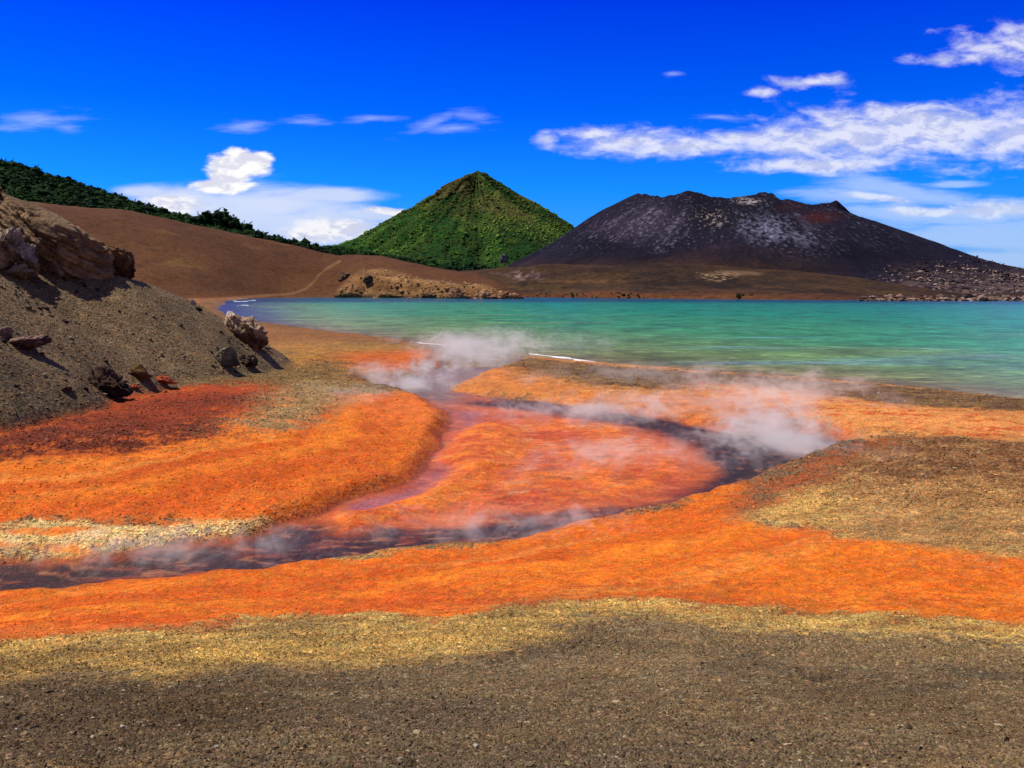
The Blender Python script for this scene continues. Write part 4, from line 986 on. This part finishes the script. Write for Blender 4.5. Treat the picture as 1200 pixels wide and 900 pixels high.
def scrub(name, f, n_, size, label, seed, pal):
    ok = np.where(f)[0]; i = rng.choice(ok, n_)
    p = np.stack((XS[i] + rng.uniform(-3, 3, n_), YS[i] + rng.uniform(-3, 3, n_), ZS[i]), -1)
    canopy(name, p, size, tints(p, .03, pal, seed), label, seed, 5)
XS, YS, ZS, TS = SHELFV; pxs, pys = px_of(XS, YS, ZS)
dens_ = fbm(XS * .02, YS * .012, o=4, seed=223)
0 and scrub('scrub', (TS < 1) & (TS > .3) & (dens_ > .0) & (pxs < 1060), 3200, .55, 'low dark scrub scattered over the lava shelf below the volcano', 224, ((44, 40, 24), (92, 74, 42)))
scrub('shore_scrub', (TS < .05) & (TS > .005) & (dens_ > .05) & (pxs < 900), 50, .7, 'dark green bushes dotted along the far waterline', 225, ((20, 40, 20), (60, 70, 34)))

# ------------------------------------------------------------------ gravel in front of the camera
def gravel(name, N, r0, r1, size, seed, label, spread=.62, pw=1.0, chunky=False):
    r = np.random.default_rng(seed)
    rr = np.sqrt(r.uniform(r0 ** 2, r1 ** 2, N)) if pw == 1 else r0 * (r1 / r0) ** r.uniform(0, 1, N)
    aa = np.arctan(r.uniform(-spread, spread, N)) * 1.05
    X, Y = rr * np.sin(aa), rr * np.cos(aa)
    # ground height + colour by bilinear lookup in the ground sheet
    ai_ = np.interp(aa, AZ, np.arange(len(AZ))); ri_ = np.interp(rr, RR, np.arange(len(RR)))
    a0, q0 = np.floor(ai_).astype(int), np.floor(ri_).astype(int); fa, fq = ai_ - a0, ri_ - q0
    g = GZ_.reshape(len(RR), len(AZ))
    Z = (g[q0, a0] * (1 - fa) + g[q0, a0 + 1] * fa) * (1 - fq) + (g[q0 + 1, a0] * (1 - fa) + g[q0 + 1, a0 + 1] * fa) * fq
    dsg = DS.reshape(len(RR), len(AZ))[q0, a0]
    cols = gold_l.reshape(len(RR), len(AZ), 3)[q0, a0]
    fg = fine.reshape(len(RR), len(AZ))[q0, a0]
    keep = (dsg < -.05) & (r.uniform(0, 1, N) > .45 * fg); X, Y, Z, cols, rr = X[keep], Y[keep], Z[keep], cols[keep], rr[keep]; N = len(X)
    phi = (1 + 5 ** .5) / 2
    V0, F0 = ico(1) if chunky else (np.array([(0,0,1),(1,0,0),(0,1,0),(-1,0,0),(0,-1,0),(0,0,-1)], float), np.array([(0,1,2),(0,2,3),(0,3,4),(0,4,1),(5,2,1),(5,3,2),(5,4,3),(5,1,4)]))
    nv = len(V0)
    s_ = size * np.minimum(r.lognormal(0, .5, N), 2.4) * (.75 + .25 * rr / r0) * (1 - .35 * fg[keep])
    v = V0[None] * r.uniform(.6, 1.3, (N, nv, 1)) + r.uniform(-.28, .28, (N, nv, 3))
    v = v * (s_[:, None] * np.stack((r.uniform(.8, 1.4, N), r.uniform(.8, 1.4, N), r.uniform(.5, .95, N)), -1))[:, None]
    th = r.uniform(0, 6.28, N); c_, q_ = np.cos(th)[:, None], np.sin(th)[:, None]
    v = np.stack((v[..., 0] * c_ - v[..., 1] * q_, v[..., 0] * q_ + v[..., 1] * c_, v[..., 2]), -1)
    v = v + np.stack((X, Y, Z + s_ * .15), -1)[:, None]
    k = r.lognormal(0, .32, (N, 1))
    cc_ = cols * k * np.stack((r.uniform(.9, 1.12, N), r.uniform(.92, 1.08, N), r.uniform(.85, 1.2, N)), -1)
    pale = r.uniform(0, 1, N) < .018
    pale &= fg[keep] < .5
    cc_[pale] = np.array(L3((176, 156, 124))) * r.uniform(.5, 1.1, (pale.sum(), 1))
    cv = np.repeat(cc_[:, None], nv, 1)
    f = F0[None] + (np.arange(N) * nv)[:, None, None]
    m = bpy.data.materials.get('gravel')
    if not m:
        m, q, b = mat_base('gravel', .9, .15); k2 = q.mr(q.noise(coord(q), 90, 3, .7), .3, .7, .75, 1.25, False)
        q.put(b.inputs['Base Color'], q.mix(1.0, attr(q, 'tone'), q.comb(k2, k2, k2), 'MULTIPLY'))
    return tag(mesh_np(name, v.reshape(-1, 3), f.reshape(-1, 3), m, cv.reshape(-1, 3), False), label, 'gravel', kind='stuff')
gravel('gravel', 150000, 2.9, 9.5, .0042, 401, 'fine brown grey gravel covering the foreground', pw=0)
gravel('gravel', 9000, 2.9, 10, .0062, 404, 'scattered coarser dark clods of cinder among the foreground gravel', pw=0, chunky=True)
gravel('gravel', 130000, 8.0, 24, .0085, 402, 'small cinders over the orange and golden bank', pw=0)
gravel('gravel', 90000, 20, 66, .021, 403, 'coarse cinders over the mineral flats and the scree mound', pw=0)

# single pale pebbles one can pick out in the foreground
pb = rock('pebble', (0, 0, 0), (.028, .024, .018), 95, (170, 160, 146), (226, 218, 204), None, sub=3, rough=.15)
plabs = [(144, 853, 1.15, 'white round pebble in the dark gravel at lower left'), (210, 852, .8, 'small white pebble just right of the white round one'),
         (254, 877, 1.0, 'white pebble near the bottom edge, left of centre'), (320, 821, .9, 'pinkish pale pebble in the dark band of gravel'),
         (408, 796, 1.0, 'pale pebble on the edge of the golden gravel'), (558, 876, 1.2, 'flat white pebble near the bottom edge at centre'),
         (724, 769, 1.0, 'pale pebble in the middle of the grey gravel'), (469, 891, .9, 'white pebble at the very bottom of the gravel'),
         (930, 807, .9, 'lone pale pebble in the right half of the gravel'), (118, 762, 1.0, 'pale pebble in golden gravel at far left'),
         (20, 856, .8, 'small pale pebble beside the left edge of the gravel')]
for i, (a, b_, k, lab) in enumerate(plabs):
    o = pb if i == 0 else pb.copy()
    if i: COL.objects.link(o)
    x, y, z = hit(a, b_); o.location = (x, y, z + .006); o.scale = (k * (1 + .12 * (y - 3.4)),) * 3; o.rotation_euler = (0, 0, i * 1.3)
    tag(o, lab, 'pebble', 'pale pebbles scattered in the foreground gravel')

# ------------------------------------------------------------------ steam
def steam_mat(i, dens, scale, sharp):
    m = bpy.data.materials.new('steam_vapour'); m.use_nodes = True
    q = NT(m.node_tree); nt = m.node_tree; nt.nodes.remove(nt.nodes['Principled BSDF']); out = nt.nodes['Material Output']
    P = coord(q)
    ln = q.new('ShaderNodeVectorMath', operation='LENGTH'); q.put(ln.inputs[0], P)
    g = coord(q, 'Object')
    geo = q.new('ShaderNodeNewGeometry').outputs['Position']
    mp = q.new('ShaderNodeMapping'); q.put(mp.inputs[0], geo); mp.inputs['Location'].default_value = (i * 7.3, i * 3.1, 0); mp.inputs['Scale'].default_value = (.85, .5, 1.3); mp.inputs['Rotation'].default_value = (0, .5, .3)
    nz_ = q.m('ADD', q.m('MULTIPLY', q.noise(mp.outputs[0], scale * 1.1, 3, .6, 1.6), .6), q.m('MULTIPLY', q.noise(mp.outputs[0], scale * 3.6, 5, .7, 2.2), .4))
    fall = q.m('SUBTRACT', 1.0, ln.outputs['Value'])
    d = q.mr(q.m('MULTIPLY_ADD', q.m('SUBTRACT', nz_, .55), sharp * 3.0, q.m('MULTIPLY', fall, .85)), .0, 1.05)
    edge = q.mr(ln.outputs['Value'], .75, 1.0, 1.0, 0.0)
    d = q.m('MULTIPLY', q.m('MULTIPLY', d, edge), dens)
    pv = q.new('ShaderNodeVolumePrincipled'); pv.inputs['Color'].default_value = (1, 1, 1, 1); pv.inputs['Anisotropy'].default_value = 0
    q.put(pv.inputs['Density'], d); q.put(out.inputs['Volume'], pv.outputs[0])
    return m
V1, F1 = ico(3)
plumes = [  # px, py, half-width px, height m, half-depth m, optical depth, noise scale, sharpness, label
    (556, 420, 90, 2.2, 11, 1.5, .30, 1.6, 'white steam rising over the mouth of the hot stream'),
    (478, 452, 96, 1.3, 6, 1.25, .40, 1.6, 'steam hanging over the bend where the hot stream meets the left flats'),
    (600, 407, 170, 1.7, 9, .42, .25, 1.6, 'thin veil of steam drifting over the edge of the bay'),
    (906, 534, 100, 1.6, 4.0, 1.6, .55, 1.5, 'dense white steam rising from the right bend of the stream'),
    (905, 485, 180, 2.0, 4.6, .75, .45, 1.6, 'thin pinkish steam drifting back over the spit'),
    (700, 490, 200, 1.0, 3.8, .70, .50, 1.9, 'wisps of steam over the outer arc of the stream'),
    (740, 540, 170, .8, 3.6, .46, .55, 1.9, 'faint steam over the red shallows'),
    (600, 628, 220, .6, 1.7, .36, .80, 2.0, 'low steam along the lower channel'),
    (200, 652, 280, .5, 1.6, .36, .80, 2.0, 'faint steam over the lower left channel'),
    (405, 478, 100, .9, 5, .60, .45, 1.7, 'faint steam over the left orange field'),
    (740, 452, 200, 1.1, 7, .36, .35, 1.8, 'faint steam along the bay side of the spit'),
    (1020, 560, 120, .9, 3, .30, .50, 1.8, 'last thin steam drifting over the brown dome on the right'),
]
for i, (a, b_, hw, hh, hd, tau, sc_, shp, lab) in enumerate(plumes):
    x, y = at_z(a, b_, SW)
    sx_ = hw * 1.12 / F * y; hh *= 1.15
    dens = tau / max(hd * .9, .5) * 2.6
    o = mesh_np('steam', V1, F1, steam_mat(i, dens, sc_, shp))
    o.location = (x, y, SW + hh * .25); o.scale = (sx_, hd, hh)
    tag(o, lab, 'steam', 'steam over the hot stream', kind='stuff')
